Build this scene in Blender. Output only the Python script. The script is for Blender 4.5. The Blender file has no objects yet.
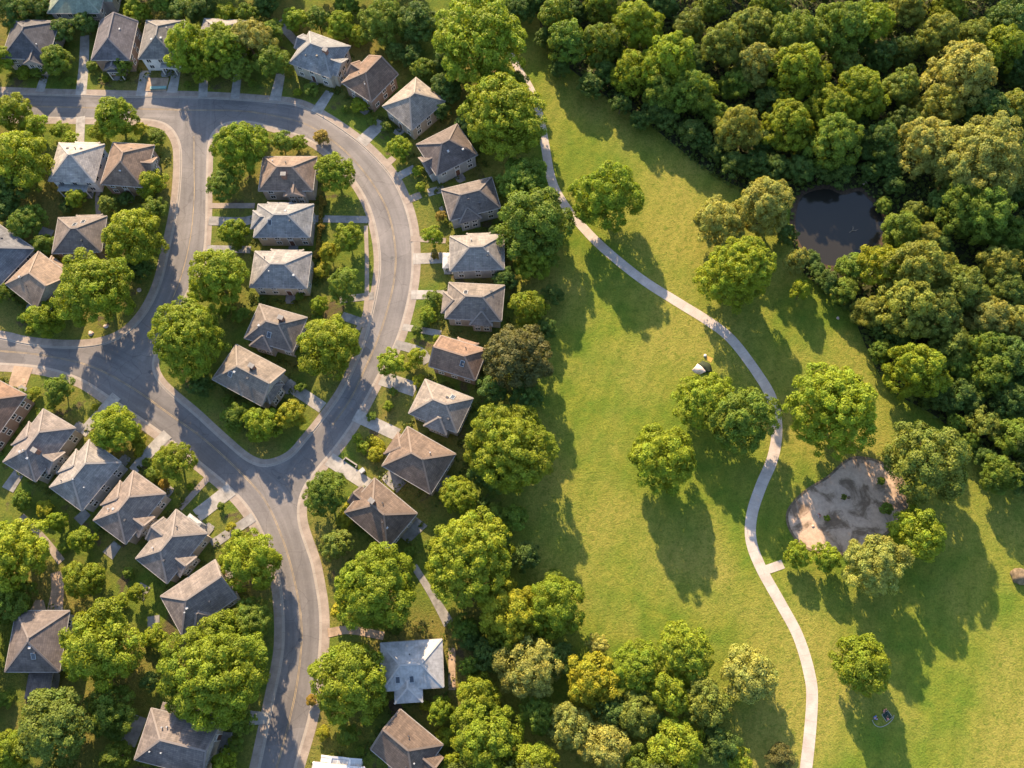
import bpy, bmesh, math, random
import numpy as np
from mathutils import Vector, Matrix, Euler
random.seed(7); rng = np.random.default_rng(7)
S = bpy.context.scene
COL = S.collection
R_ = math.radians

# ------------------------------------------------------------------ camera
W, H = 1024, 768
F = 887.0
TILT, ROLL, ALT = 20.0, 6.6, 166.0
CAMLOC = Vector((0, 0, ALT))
ROT = Matrix.Rotation(R_(TILT), 3, 'X') @ Matrix.Rotation(R_(-ROLL), 3, 'Z')
camd = bpy.data.cameras.new('camera'); cam = bpy.data.objects.new('camera', camd); COL.objects.link(cam)
cam.location = CAMLOC; cam.rotation_euler = ROT.to_euler()
camd.sensor_width = 36; camd.lens = 36 * F / W; camd.clip_start = 1; camd.clip_end = 6000
S.camera = cam

def U(px, py, z=0.0):
    """ground (or height z) point seen at a pixel of the photograph"""
    d = ROT @ Vector(((px - W / 2) / F, -(py - H / 2) / F, -1.0))
    t = (z - ALT) / d.z
    return CAMLOC + d * t
def ppm(px, py, z=0.0):
    """pixels per metre at that place"""
    p = U(px, py, z); fw = ROT @ Vector((0, 0, -1))
    return F / (p - CAMLOC).dot(fw)

# ------------------------------------------------------------------ helpers
def tag(o, label=None, cat=None, group=None, kind=None):
    if label: o['label'] = label
    if cat: o['category'] = cat
    if group: o['group'] = group
    if kind: o['kind'] = kind
    return o
def empty(name, loc, rz=0):
    o = bpy.data.objects.new(name, None); COL.objects.link(o); o.location = loc; o.rotation_euler = (0, 0, rz)
    o.empty_display_size = 0.5
    return o
def link(name, me, parent=None, loc=None):
    o = bpy.data.objects.new(name, me); COL.objects.link(o)
    if parent: o.parent = parent
    if loc is not None: o.location = loc
    return o
class MB:
    def __init__(s): s.v = []; s.f = []; s.uv = []; s.m = []
    def quad(s, a, b, c, d, m=0, uv=None):
        i = len(s.v); s.v += [tuple(a), tuple(b), tuple(c), tuple(d)]; s.f.append((i, i+1, i+2, i+3)); s.m.append(m)
        s.uv.append(uv or [(0, 0), (1, 0), (1, 1), (0, 1)])
    def tri(s, a, b, c, m=0, uv=None):
        i = len(s.v); s.v += [tuple(a), tuple(b), tuple(c)]; s.f.append((i, i+1, i+2)); s.m.append(m)
        s.uv.append(uv or [(0, 0), (1, 0), (.5, 1)])
    def box(s, x0, x1, y0, y1, z0, z1, m=0):
        P = [(x0,y0,z0),(x1,y0,z0),(x1,y1,z0),(x0,y1,z0),(x0,y0,z1),(x1,y0,z1),(x1,y1,z1),(x0,y1,z1)]
        for q in ((3,2,1,0),(4,5,6,7),(0,1,5,4),(1,2,6,5),(2,3,7,6),(3,0,4,7)):
            a, b, c, d = [P[k] for k in q]
            l1 = (Vector(b) - Vector(a)).length; l2 = (Vector(c) - Vector(b)).length
            s.quad(a, b, c, d, m, [(0,0),(l1,0),(l1,l2),(0,l2)])
    def bar(s, a, b, w, h, m=0):
        a = Vector(a); b = Vector(b); d = (b - a).normalized(); u = d.cross(Vector((0,0,1)))
        if u.length < 1e-4: u = Vector((1,0,0))
        u.normalize(); n = u.cross(d).normalized(); u *= w/2; n *= h/2
        A = [a-u-n, a+u-n, a+u+n, a-u+n]; B = [b-u-n, b+u-n, b+u+n, b-u+n]
        for k in range(4): s.quad(A[k], B[k], B[(k+1)%4], A[(k+1)%4], m)
        s.quad(*A, m); s.quad(*B[::-1], m)
    def tube(s, pts, rad, n=7, m=0):
        rings = []
        for i, p in enumerate(pts):
            p = Vector(p); q = Vector(pts[min(i+1, len(pts)-1)]) - Vector(pts[max(i-1, 0)])
            q.normalize(); u = q.cross(Vector((0.3,0.9,0.1))).normalized(); v = q.cross(u)
            rings.append([p + (u*math.cos(2*math.pi*k/n) + v*math.sin(2*math.pi*k/n))*rad[i] for k in range(n)])
        for i in range(len(rings)-1):
            for k in range(n): s.quad(rings[i][k], rings[i][(k+1)%n], rings[i+1][(k+1)%n], rings[i+1][k], m)
        i = len(s.v); s.v += [tuple(p) for p in rings[-1]]; s.f.append(tuple(range(i, i+n))); s.m.append(m); s.uv.append([(0,0)]*n)
    def mesh(s, name, mats, smooth=False):
        me = bpy.data.meshes.new(name); me.from_pydata(s.v, [], s.f)
        for mt in (mats if isinstance(mats, (list, tuple)) else [mats]): me.materials.append(mt)
        me.polygons.foreach_set('material_index', s.m)
        ul = me.uv_layers.new(name='UVMap'); flat = [c for f in s.uv for p in f for c in p]
        ul.data.foreach_set('uv', flat)
        bm = bmesh.new(); bm.from_mesh(me); bmesh.ops.remove_doubles(bm, verts=bm.verts, dist=1e-4)
        bmesh.ops.recalc_face_normals(bm, faces=bm.faces); bm.to_mesh(me); bm.free()
        if smooth: me.polygons.foreach_set('use_smooth', [True]*len(me.polygons))
        me.update(); return me
    def build(s, name, mats, parent=None, loc=None, smooth=False):
        return link(name, s.mesh(name, mats, smooth), parent, loc)

# ------------------------------------------------------------------ materials
class NT:
    def __init__(s, name):
        s.m = bpy.data.materials.new(name); s.m.use_nodes = True; s.t = s.m.node_tree
        s.b = s.t.nodes['Principled BSDF']; s.o = s.t.nodes['Material Output']
        s.b.inputs['Specular IOR Level'].default_value = 0.25
    def n(s, kind, **kw):
        x = s.t.nodes.new(kind)
        for k, v in kw.items():
            if k in x.inputs.keys(): x.inputs[k].default_value = v
            else: setattr(x, k, v)
        return x
    def l(s, a, b): s.t.links.new(a, b)
    def coord(s, out='Object', scale=(1,1,1), rot=(0,0,0)):
        c = s.n('ShaderNodeTexCoord'); m = s.n('ShaderNodeMapping'); m.inputs['Scale'].default_value = scale; m.inputs['Rotation'].default_value = rot
        s.l(c.outputs[out], m.inputs['Vector']); return m.outputs['Vector']
    def noise(s, vec, scale, detail=4, rough=.55, dist=0):
        x = s.n('ShaderNodeTexNoise'); x.inputs['Scale'].default_value = scale; x.inputs['Detail'].default_value = detail
        x.inputs['Roughness'].default_value = rough; x.inputs['Distortion'].default_value = dist
        s.l(vec, x.inputs['Vector']); return x.outputs['Fac']
    def ramp(s, fac, stops):
        r = s.n('ShaderNodeValToRGB'); e = r.color_ramp.elements
        while len(e) < len(stops): e.new(0.5)
        for k, (p, c) in enumerate(stops):
            e[k].position = p; e[k].color = (*(c if hasattr(c, '__len__') else (c, c, c)), 1)
        s.l(fac, r.inputs['Fac']); return r.outputs['Color']
    def mix(s, a, b, fac, mode='MIX'):
        x = s.n('ShaderNodeMix'); x.data_type = 'RGBA'; x.blend_type = mode
        for sock, v in ((x.inputs[0], fac), (x.inputs[6], a), (x.inputs[7], b)):
            if hasattr(v, 'links'): s.l(v, sock)
            elif hasattr(v, '__len__'): sock.default_value = (*v, 1) if len(v) == 3 else v
            else: sock.default_value = v
        return x.outputs[2]
    def bump(s, h, strength, dist):
        b = s.n('ShaderNodeBump'); b.inputs['Strength'].default_value = strength; b.inputs['Distance'].default_value = dist
        s.l(h, b.inputs['Height']); s.l(b.outputs['Normal'], s.b.inputs['Normal'])
    def base(s, c):
        if hasattr(c, 'links'): s.l(c, s.b.inputs['Base Color'])
        else: s.b.inputs['Base Color'].default_value = (*c, 1)
    def rough(s, v): s.b.inputs['Roughness'].default_value = v
M = {}
def grass_mat(name, c1, c2, c3, dry, sc=1.0):
    t = NT(name); v = t.coord()
    big = t.noise(v, .035*sc, 3, .6); mid = t.noise(v, .22*sc, 4, .65, .4); fin = t.noise(v, 1.1*sc, 5, .7, .6); tuft = t.noise(v, 3.2*sc, 3, .7)
    col = t.mix(c1, c2, t.ramp(mid, [(.36, 0.), (.64, 1.)]))
    col = t.mix(col, dry, t.ramp(big, [(.42, 0.), (.60, .9)]))
    col = t.mix(col, c3, t.ramp(fin, [(.46, 0.), (.68, .75)]))
    soil = t.noise(v, .16, 5, .62, .5)
    if sc != 1.0: col = t.mix(col, (.075,.055,.036), t.ramp(soil, [(.60, 0.), (.66, .85)]))
    col = t.mix(col, t.ramp(tuft, [(.3, .66), (.7, 1.30)]), .8, 'MULTIPLY')
    mw = t.n('ShaderNodeTexWave'); mw.inputs['Scale'].default_value = .085; mw.inputs['Distortion'].default_value = 2.5; mw.inputs['Detail'].default_value = 2; mw.inputs['Detail Scale'].default_value = .6
    t.l(t.coord('Object', (1,1,1), (0,0,.5)), mw.inputs['Vector']); col = t.mix(col, t.ramp(mw.outputs['Fac'], [(.3, .965), (.7, 1.03)]), 1 if sc == 1.0 else 0, 'MULTIPLY')   # mowing lines
    t.base(col); t.rough(.95); t.b.inputs['Specular IOR Level'].default_value = 0.05
    h = t.mix(fin, tuft, .5); t.bump(h, .9, .35); M[name] = t.m
grass_mat('meadow_grass', (.082,.128,.016), (.140,.158,.022), (.064,.102,.013), (.198,.180,.040))
grass_mat('yard_grass', (.075,.115,.018), (.12,.14,.022), (.045,.075,.015), (.15,.125,.036), 1.6)
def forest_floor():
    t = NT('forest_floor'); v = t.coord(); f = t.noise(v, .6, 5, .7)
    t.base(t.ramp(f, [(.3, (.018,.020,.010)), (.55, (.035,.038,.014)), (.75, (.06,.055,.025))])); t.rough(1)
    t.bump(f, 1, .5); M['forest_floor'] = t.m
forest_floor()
def asphalt():
    t = NT('asphalt'); v = t.coord(); uv = t.coord('UV')
    big = t.noise(v, .09, 4, .6); fin = t.noise(v, 2.5, 4, .7); spk = t.noise(v, 14, 2, .6)
    col = t.ramp(big, [(.3, (.098,.093,.094)), (.7, (.150,.138,.134))])
    sep = t.n('ShaderNodeSeparateXYZ'); t.l(uv, sep.inputs[0])
    st = t.coord('UV', (.045, 7.0, 1)); streak = t.noise(st, 1.0, 3, .6)          # wear drawn out along the lanes
    col = t.mix(col, t.ramp(streak, [(.3, .80), (.7, 1.18)]), .9, 'MULTIPLY')
    lane = t.ramp(sep.outputs[1], [(0., .90), (.12, 1.0), (.2, 1.12), (.3, .97), (.42, 1.08), (.5, .9), (.58, 1.08), (.7, .97), (.8, 1.12), (.9, 1.0), (1., .9)])
    col = t.mix(col, lane, .55, 'MULTIPLY')
    col = t.mix(col, t.ramp(fin, [(.3, .88), (.7, 1.1)]), .8, 'MULTIPLY')
    vor = t.n('ShaderNodeTexVoronoi'); vor.feature = 'DISTANCE_TO_EDGE'; vor.inputs['Scale'].default_value = .16
    dn = t.n('ShaderNodeVectorMath'); dn.operation = 'ADD'; ns = t.n('ShaderNodeTexNoise'); ns.inputs['Scale'].default_value = .5; t.l(v, ns.inputs['Vector'])
    t.l(v, dn.inputs[0]); t.l(ns.outputs['Color'], dn.inputs[1]); t.l(dn.outputs[0], vor.inputs['Vector'])
    col = t.mix(col, t.ramp(vor.outputs['Distance'], [(0., .62), (.012, 1.)]), .7, 'MULTIPLY')   # sealed cracks
    pv = t.n('ShaderNodeTexVoronoi'); pv.distance = 'CHEBYCHEV'; pv.inputs['Scale'].default_value = .085; t.l(v, pv.inputs['Vector'])
    sc_ = t.n('ShaderNodeSeparateColor'); t.l(pv.outputs['Color'], sc_.inputs[0])
    col = t.mix(col, t.ramp(sc_.outputs[0], [(0, .80), (.16, .80), (.17, 1.), (.9, 1.), (.91, 1.12)]), .75, 'MULTIPLY')      # repair patches
    bl_ = t.noise(v, .28, 5, .7, 1.2); col = t.mix(col, t.ramp(bl_, [(.32, .82), (.5, 1.), (.7, 1.14)]), .45, 'MULTIPLY')
    t.base(col); t.rough(.8); t.bump(spk, .25, .02); M['asphalt'] = t.m
asphalt()
def concrete(name, c, var=.18, joint=1.5):
    t = NT(name); v = t.coord(); uv = t.coord('UV')
    a = t.noise(v, .5, 5, .65); b = t.noise(v, 5, 3, .6)
    col = t.mix(c, t.ramp(a, [(.3, 1-var*1.6), (.7, 1+var)]), 1, 'MULTIPLY')
    col = t.mix(col, t.ramp(b, [(.3, .9), (.7, 1.08)]), .7, 'MULTIPLY')
    w = t.n('ShaderNodeTexWave'); w.wave_profile = 'SAW'; w.inputs['Scale'].default_value = .314/joint*1.0
    t.l(uv, w.inputs['Vector'])
    col = t.mix(col, t.ramp(w.outputs['Fac'], [(0., .6), (.035, 1.)]), .8, 'MULTIPLY')
    t.base(col); t.rough(.9); t.bump(b, .2, .02); M[name] = t.m
concrete('sidewalk', (.235,.195,.165)); concrete('kerb', (.265,.235,.205), .1, 3); concrete('drive', (.27,.255,.235), .25, 3.2)
concrete('park_path', (.37,.32,.285), .14, 2.2); concrete('drive_tan', (.30,.22,.155), .25, 4)
concrete('patio', (.21,.20,.19), .3, 2.5)
def plain(name, c, rough=.7, var=.15, sc=2.0, spec=.25, bump=0):
    t = NT(name); v = t.coord(); a = t.noise(v, sc, 4, .6)
    t.base(t.mix(c, t.ramp(a, [(.3, 1-var), (.7, 1+var)]), 1, 'MULTIPLY')); t.rough(rough); t.b.inputs['Specular IOR Level'].default_value = spec
    if bump: t.bump(a, bump, .1)
    M[name] = t.m; return t
plain('line_yellow', (.25,.185,.10), .8, .6, .5); plain('line_white', (.5,.48,.44), .8, .4, 1.2)
plain('bark', (.10,.075,.05), .95, .4, 3, .1, .6); plain('bark_pale', (.26,.22,.17), .9, .35, 3, .1, .4)
plain('trim', (.62,.60,.56), .6, .12); plain('glass', (.03,.035,.045), .12, .1, 2, .6); plain('door', (.12,.06,.04), .5, .1)
plain('brick_ch', (.20,.10,.07), .9, .3, 6); plain('metal', (.32,.33,.34), .4, .1); plain('dark_metal', (.06,.06,.065), .5, .1)
plain('skin', (.42,.24,.17), .6, .06); plain('hair', (.02,.014,.010), .6, .2); plain('cloth_dark', (.018,.035,.035), .8, .2)
plain('cloth_blue', (.05,.11,.30), .8, .2); plain('cloth_pink', (.50,.20,.17), .8, .2); plain('cloth_white', (.50,.48,.46), .8, .1)
plain('cloth_green', (.02,.04,.025), .85, .25); plain('cloth_yellow', (.34,.22,.05), .8, .1); plain('cloth_pale', (.66,.52,.44), .8, .04); plain('cord', (.30,.29,.27), .8, .1); plain('cloth_olive', (.025,.035,.018), .85, .2)
plain('stone', (.13,.10,.066), .95, .45, 1.3, .1, .8); plain('stone_pale', (.42,.32,.27), .95, .3, 2, .1, .6)
plain('turquoise', (.15,.27,.25), .5, .1); plain('soil', (.07,.05,.035), 1, .4, 2, .05, .5)
def roofmat():
    t = NT('shingle'); oi = t.n('ShaderNodeObjectInfo'); uv = t.coord('UV'); v = t.coord()
    br = t.n('ShaderNodeTexBrick'); br.inputs['Scale'].default_value = 1; br.inputs['Brick Width'].default_value = .9; br.inputs['Row Height'].default_value = .34
    br.inputs['Mortar Size'].default_value = .022; br.inputs['Mortar Smooth'].default_value = .3; br.inputs['Bias'].default_value = .0
    br.inputs['Color1'].default_value = (.74,.74,.76,1); br.inputs['Color2'].default_value = (1.18,1.15,1.10,1); br.inputs['Mortar'].default_value = (.45,.45,.47,1)
    t.l(uv, br.inputs['Vector'])
    col = t.mix(oi.outputs['Color'], br.outputs['Color'], .8, 'MULTIPLY')
    a = t.noise(v, .35, 5, .65, .6); b = t.noise(v, 1.7, 4, .7)
    col = t.mix(col, t.ramp(a, [(.28, .62), (.5, 1.0), (.72, 1.32)]), .95, 'MULTIPLY')
    st = t.coord('UV', (1.6, .16, 1)); s2 = t.noise(st, 1, 3, .6)                    # weather streaks down the slope
    col = t.mix(col, t.ramp(s2, [(.3, .74), (.7, 1.16)]), .85, 'MULTIPLY')
    col = t.mix(col, t.ramp(b, [(.3, .86), (.7, 1.1)]), .6, 'MULTIPLY')
    t.base(col); t.rough(.85); t.bump(br.outputs['Fac'], -.4, .03); M['shingle'] = t.m
    t = NT('metal_roof'); oi = t.n('ShaderNodeObjectInfo'); v = t.coord(); a = t.noise(v, .6, 5, .7, .5); uv = t.coord('UV')
    w = t.n('ShaderNodeTexWave'); w.inputs['Scale'].default_value = .55; w.wave_profile = 'SAW'; t.l(uv, w.inputs['Vector'])
    col = t.mix(oi.outputs['Color'], t.ramp(a, [(.3, .55), (.7, 1.25)]), 1, 'MULTIPLY')
    col = t.mix(col, t.ramp(w.outputs['Fac'], [(0, .55), (.08, 1.)]), .8, 'MULTIPLY')
    t.base(col); t.rough(.6); t.b.inputs['Metallic'].default_value = .25; t.b.inputs['Specular IOR Level'].default_value = .4; M['metal_roof'] = t.m
    t = NT('siding'); oi = t.n('ShaderNodeObjectInfo'); v = t.coord()
    w = t.n('ShaderNodeTexWave'); w.bands_direction = 'Z'; w.wave_profile = 'SAW'; w.inputs['Scale'].default_value = 1.2; t.l(v, w.inputs['Vector'])
    a = t.noise(v, .9, 4, .6)
    col = t.mix(oi.outputs['Color'], t.ramp(a, [(.3, .8), (.7, 1.12)]), .8, 'MULTIPLY')
    col = t.mix(col, t.ramp(w.outputs['Fac'], [(0, .72), (.2, 1.)]), .6, 'MULTIPLY')
    t.base(col); t.rough(.8); M['siding'] = t.m
    t = NT('ridge'); oi = t.n('ShaderNodeObjectInfo'); t.base(t.mix(oi.outputs['Color'], (.30,.27,.24), .14)); t.rough(.85); M['ridge'] = t.m
roofmat()
def leafmat():
    t = NT('leaf'); oi = t.n('ShaderNodeObjectInfo'); at = t.n('ShaderNodeAttribute'); at.attribute_name = 'tint'
    col = t.mix(oi.outputs['Color'], at.outputs['Color'], 1, 'MULTIPLY')
    t.base(col); t.rough(.6); t.b.inputs['Specular IOR Level'].default_value = .2
    tr = t.n('ShaderNodeBsdfTranslucent'); hs = t.mix(col, (1.15,1.05,.5), .9, 'MULTIPLY'); t.l(hs, tr.inputs['Color'])
    ms = t.n('ShaderNodeMixShader'); ms.inputs[0].default_value = .40
    t.l(t.b.outputs[0], ms.inputs[1]); t.l(tr.outputs[0], ms.inputs[2]); t.l(ms.outputs[0], t.o.inputs['Surface']); M['leaf'] = t.m
leafmat()
def water():
    t = NT('water'); v = t.coord(); a = t.noise(v, 1.2, 3, .5)
    t.base((.022,.020,.016)); t.rough(.09); t.b.inputs['Specular IOR Level'].default_value = .42; t.b.inputs['IOR'].default_value = 1.4
    t.bump(a, .05, .05); M['water'] = t.m
water()
def sand():
    t = NT('packed_dirt'); v = t.coord()
    a = t.noise(v, .22, 5, .6, .8); b = t.noise(v, 1.3, 5, .7); c = t.noise(v, 7, 3, .6)
    col = t.ramp(a, [(.40, (.15,.105,.072)), (.45, (.25,.182,.130)), (.50, (.36,.265,.195)), (.7, (.42,.315,.235))])
    col = t.mix(col, t.ramp(b, [(.3, .74), (.6, 1.1)]), .9, 'MULTIPLY'); col = t.mix(col, t.ramp(c, [(.3, .85), (.7, 1.1)]), .7, 'MULTIPLY')
    t.base(col); t.rough(.95); t.bump(b, .3, .05); M['packed_dirt'] = t.m
sand()

# ------------------------------------------------------------------ ground, roads, paths
def curve(pts, n=6, closed=False):
    P = [np.array(p, float) for p in pts]; out = []; N = len(P)
    rg = range(N if closed else N-1)
    for i in rg:
        p0 = P[(i-1) % N] if closed or i > 0 else 2*P[0]-P[1]; p1 = P[i]; p2 = P[(i+1) % N]
        p3 = P[(i+2) % N] if closed or i+2 < N else 2*P[-1]-P[-2]
        for k in range(n):
            u = k/n; out.append(.5*((2*p1)+(-p0+p2)*u+(2*p0-5*p1+4*p2-p3)*u*u+(-p0+3*p1-3*p2+p3)*u**3))
    if not closed: out.append(P[-1])
    return out
def soften(L, it=2, closed=False):
    L = [np.array(p, float) for p in L]
    for _ in range(it):
        if closed: L = [(L[i-1]+2*L[i]+L[(i+1) % len(L)])/4 for i in range(len(L))]
        else: L = [L[0]] + [(L[i-1]+2*L[i]+L[i+1])/4 for i in range(1, len(L)-1)] + [L[-1]]
    return L
def gpts(pts): return [Vector((*U(p[0], p[1])[:2], 0)) for p in pts]
def normals(G, closed=False):
    N = []
    for i in range(len(G)):
        a = G[i-1] if closed or i > 0 else G[i]; b = G[(i+1) % len(G)] if closed or i < len(G)-1 else G[i]
        d = (b-a).normalized(); N.append(Vector((-d.y, d.x, 0)))
    return N
def strip(name, G, N, o0, o1, z, mat, closed=False, kind='structure', skirt=None, z1=None):
    mb = MB(); s = 0; n = len(G); z1 = z if z1 is None else z1
    for i in range(n if closed else n-1):
        j = (i+1) % n; l = (G[j]-G[i]).length; up = Vector((0,0,z)); u1 = Vector((0,0,z1))
        mb.quad(G[i]+N[i]*o0+up, G[i]+N[i]*o1+u1, G[j]+N[j]*o1+u1, G[j]+N[j]*o0+up, 0, [(s,0),(s,1),(s+l,1),(s+l,0)])
        if skirt is not None:
            dn = Vector((0,0,skirt)); mb.quad(G[i]+N[i]*o0+dn, G[i]+N[i]*o0+up, G[j]+N[j]*o0+up, G[j]+N[j]*o0+dn, 0, [(s,0),(s,.1),(s+l,.1),(s+l,0)])
        s += l
    return tag(mb.build(name, M[mat]), kind=kind)
def sheet(name, G, z, mat, skirt=None):
    bm = bmesh.new(); vs = [bm.verts.new((g[0], g[1], z)) for g in G]; f = bm.faces.new(vs)
    bmesh.ops.recalc_face_normals(bm, faces=[f])
    if f.normal.z < 0: f.normal_flip()
    bmesh.ops.triangulate(bm, faces=[f], ngon_method='EAR_CLIP')
    if skirt is not None:
        for i in range(len(vs)):
            a, b = G[i], G[(i+1) % len(G)]
            q = [bm.verts.new((a[0],a[1],z)), bm.verts.new((a[0],a[1],skirt)), bm.verts.new((b[0],b[1],skirt)), bm.verts.new((b[0],b[1],z))]
            bm.faces.new(q)
    me = bpy.data.meshes.new(name); bm.to_mesh(me); bm.free(); me.materials.append(M[mat])
    uvl = me.uv_layers.new(name='UVMap')
    for lp in me.loops: uvl.data[lp.index].uv = (me.vertices[lp.vertex_index].co.x, me.vertices[lp.vertex_index].co.y)
    return tag(link(name, me), kind='structure')
def ribbon(name, pts, z, mat, n=6, thick=None):
    """pts: (px, py, width in px) of a path or road"""
    C = curve(pts, n); G = gpts(C); w = [c[2]/ppm(c[0], c[1]) for c in C]; N = normals(G); mb = MB(); s = 0
    for i in range(len(G)-1):
        l = (G[i+1]-G[i]).length; up = Vector((0,0,z))
        a, b, c, d = G[i]-N[i]*w[i]/2+up, G[i]+N[i]*w[i]/2+up, G[i+1]+N[i+1]*w[i+1]/2+up, G[i+1]-N[i+1]*w[i+1]/2+up
        mb.quad(a, b, c, d, 0, [(s,0),(s,1),(s+l,1),(s+l,0)])
        if thick:
            dn = Vector((0,0,thick)); mb.quad(a-dn, a, d, d-dn); mb.quad(b, b-dn, c-dn, c)
        s += l
    return tag(mb.build(name, M[mat]), kind='structure')

big = [(-1200,-1200),(1200,-1200),(1200,1500),(-1200,1500)]
sheet('ground', big, 0, 'meadow_grass')
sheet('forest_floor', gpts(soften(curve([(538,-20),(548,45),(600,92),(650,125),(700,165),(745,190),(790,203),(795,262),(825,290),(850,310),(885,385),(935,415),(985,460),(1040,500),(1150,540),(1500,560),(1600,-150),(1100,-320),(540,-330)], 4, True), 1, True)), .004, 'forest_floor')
sheet('asphalt_base', gpts([(-60,60),(430,60),(430,420),(330,560),(330,830),(-60,830)]), .002, 'asphalt')
ribbon('road', [(-60,105,30),(0,105,29),(100,108,30),(185,109,32),(240,111,34),(275,115,36),(305,122,38),(330,138,42),(352,158,46),(372,182,50),(387,212,48),(395,245,48),(395,275,48),(389,306,48),(380,340,48),(364,374,50),(344,405,54),(325,430,56),(290,478,60)], .006, 'asphalt')
ribbon('road', [(195,100,40),(194,140,40),(194,200,38),(189,245,44),(178,285,44),(160,325,46),(128,365,54)], .010, 'asphalt')
ribbon('road', [(-60,347,44),(0,350,42),(50,356,36),(90,363,46),(130,385,52),(170,412,44),(205,438,44),(240,470,46),(270,503,56),(288,545,50),(298,585,50),(302,620,50),(301,655,50),(296,690,50),(286,735,50),(270,790,50),(258,830,50)], .014, 'asphalt')

I1 = [(-60,91),(0,93),(50,95),(100,96),(140,97),(180,97),(230,99),(269,102),(298,105),(320,116),(342,130),(363,146),(384,167),(397,186),(407,211),(412,235),(413,266),(410,292),(404,318),(395,345),(378,376),(356,418),(334,449),(318,468),(305,486),(299,503),(299,522),(305,542),(312,562),(316,582),(320,606),(321,633),(319,660),(315,690),(308,724),(295,768),(278,830)]
I2 = [(-60,332),(0,338),(20,343),(52,347),(86,347),(110,342),(130,331),(148,310),(161,282),(168,252),(174,225),(179,195),(181,155),(177,137),(167,125),(150,120),(120,119),(60,118),(0,117),(-60,116)]
I3 = [(226,123),(250,122),(275,128),(303,137),(326,151),(343,167),(356,183),(369,206),(377,235),(380,262),(378,284),(374,305),(369,326),(362,349),(353,370),(344,389),(332,407),(316,428),(305,441),(294,454),(281,462),(264,466),(247,460),(230,446),(210,428),(195,414),(170,393),(158,380),(153,366),(157,350),(168,332),(182,303),(196,275),(205,250),(207,196),(208,150),(213,133)]
I4 = [(-60,361),(0,364),(40,367),(78,378),(104,394),(138,417),(161,433),(195,459),(227,485),(250,510),(264,537),(274,560),(280,584),(283,615),(283,646),(279,672),(272,705),(259,768),(244,830)]
def island(pts, close, closed=False, inward=1, walk=1.65):
    C = soften(curve(pts, 5, closed), 3, closed); G = gpts(C); N = normals(G, closed); N = [n*inward for n in N]
    strip('gutter', G, N, -.30, .0, .020, 'kerb', closed)
    strip('kerb', G, N, 0, .22, .125, 'kerb', closed, skirt=0)
    strip('sidewalk', G, N, .22, walk, .118, 'sidewalk', closed)
    inner = [g+n*.1 for g, n in zip(G, N)] + (gpts(close) if close else [])
    sheet('lawn', inner, .104, 'yard_grass', skirt=0)
island(I1, [(470,830),(480,640),(500,545),(505,400),(520,250),(472,150),(500,60),(520,-120),(-60,-120)], inward=1)
island(I2, None, True, inward=1) if False else island(I2, [], inward=1)
island(I3, None, True, inward=-1, walk=1.25)
island(I4, [(-60,830)], inward=-1)

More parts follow.
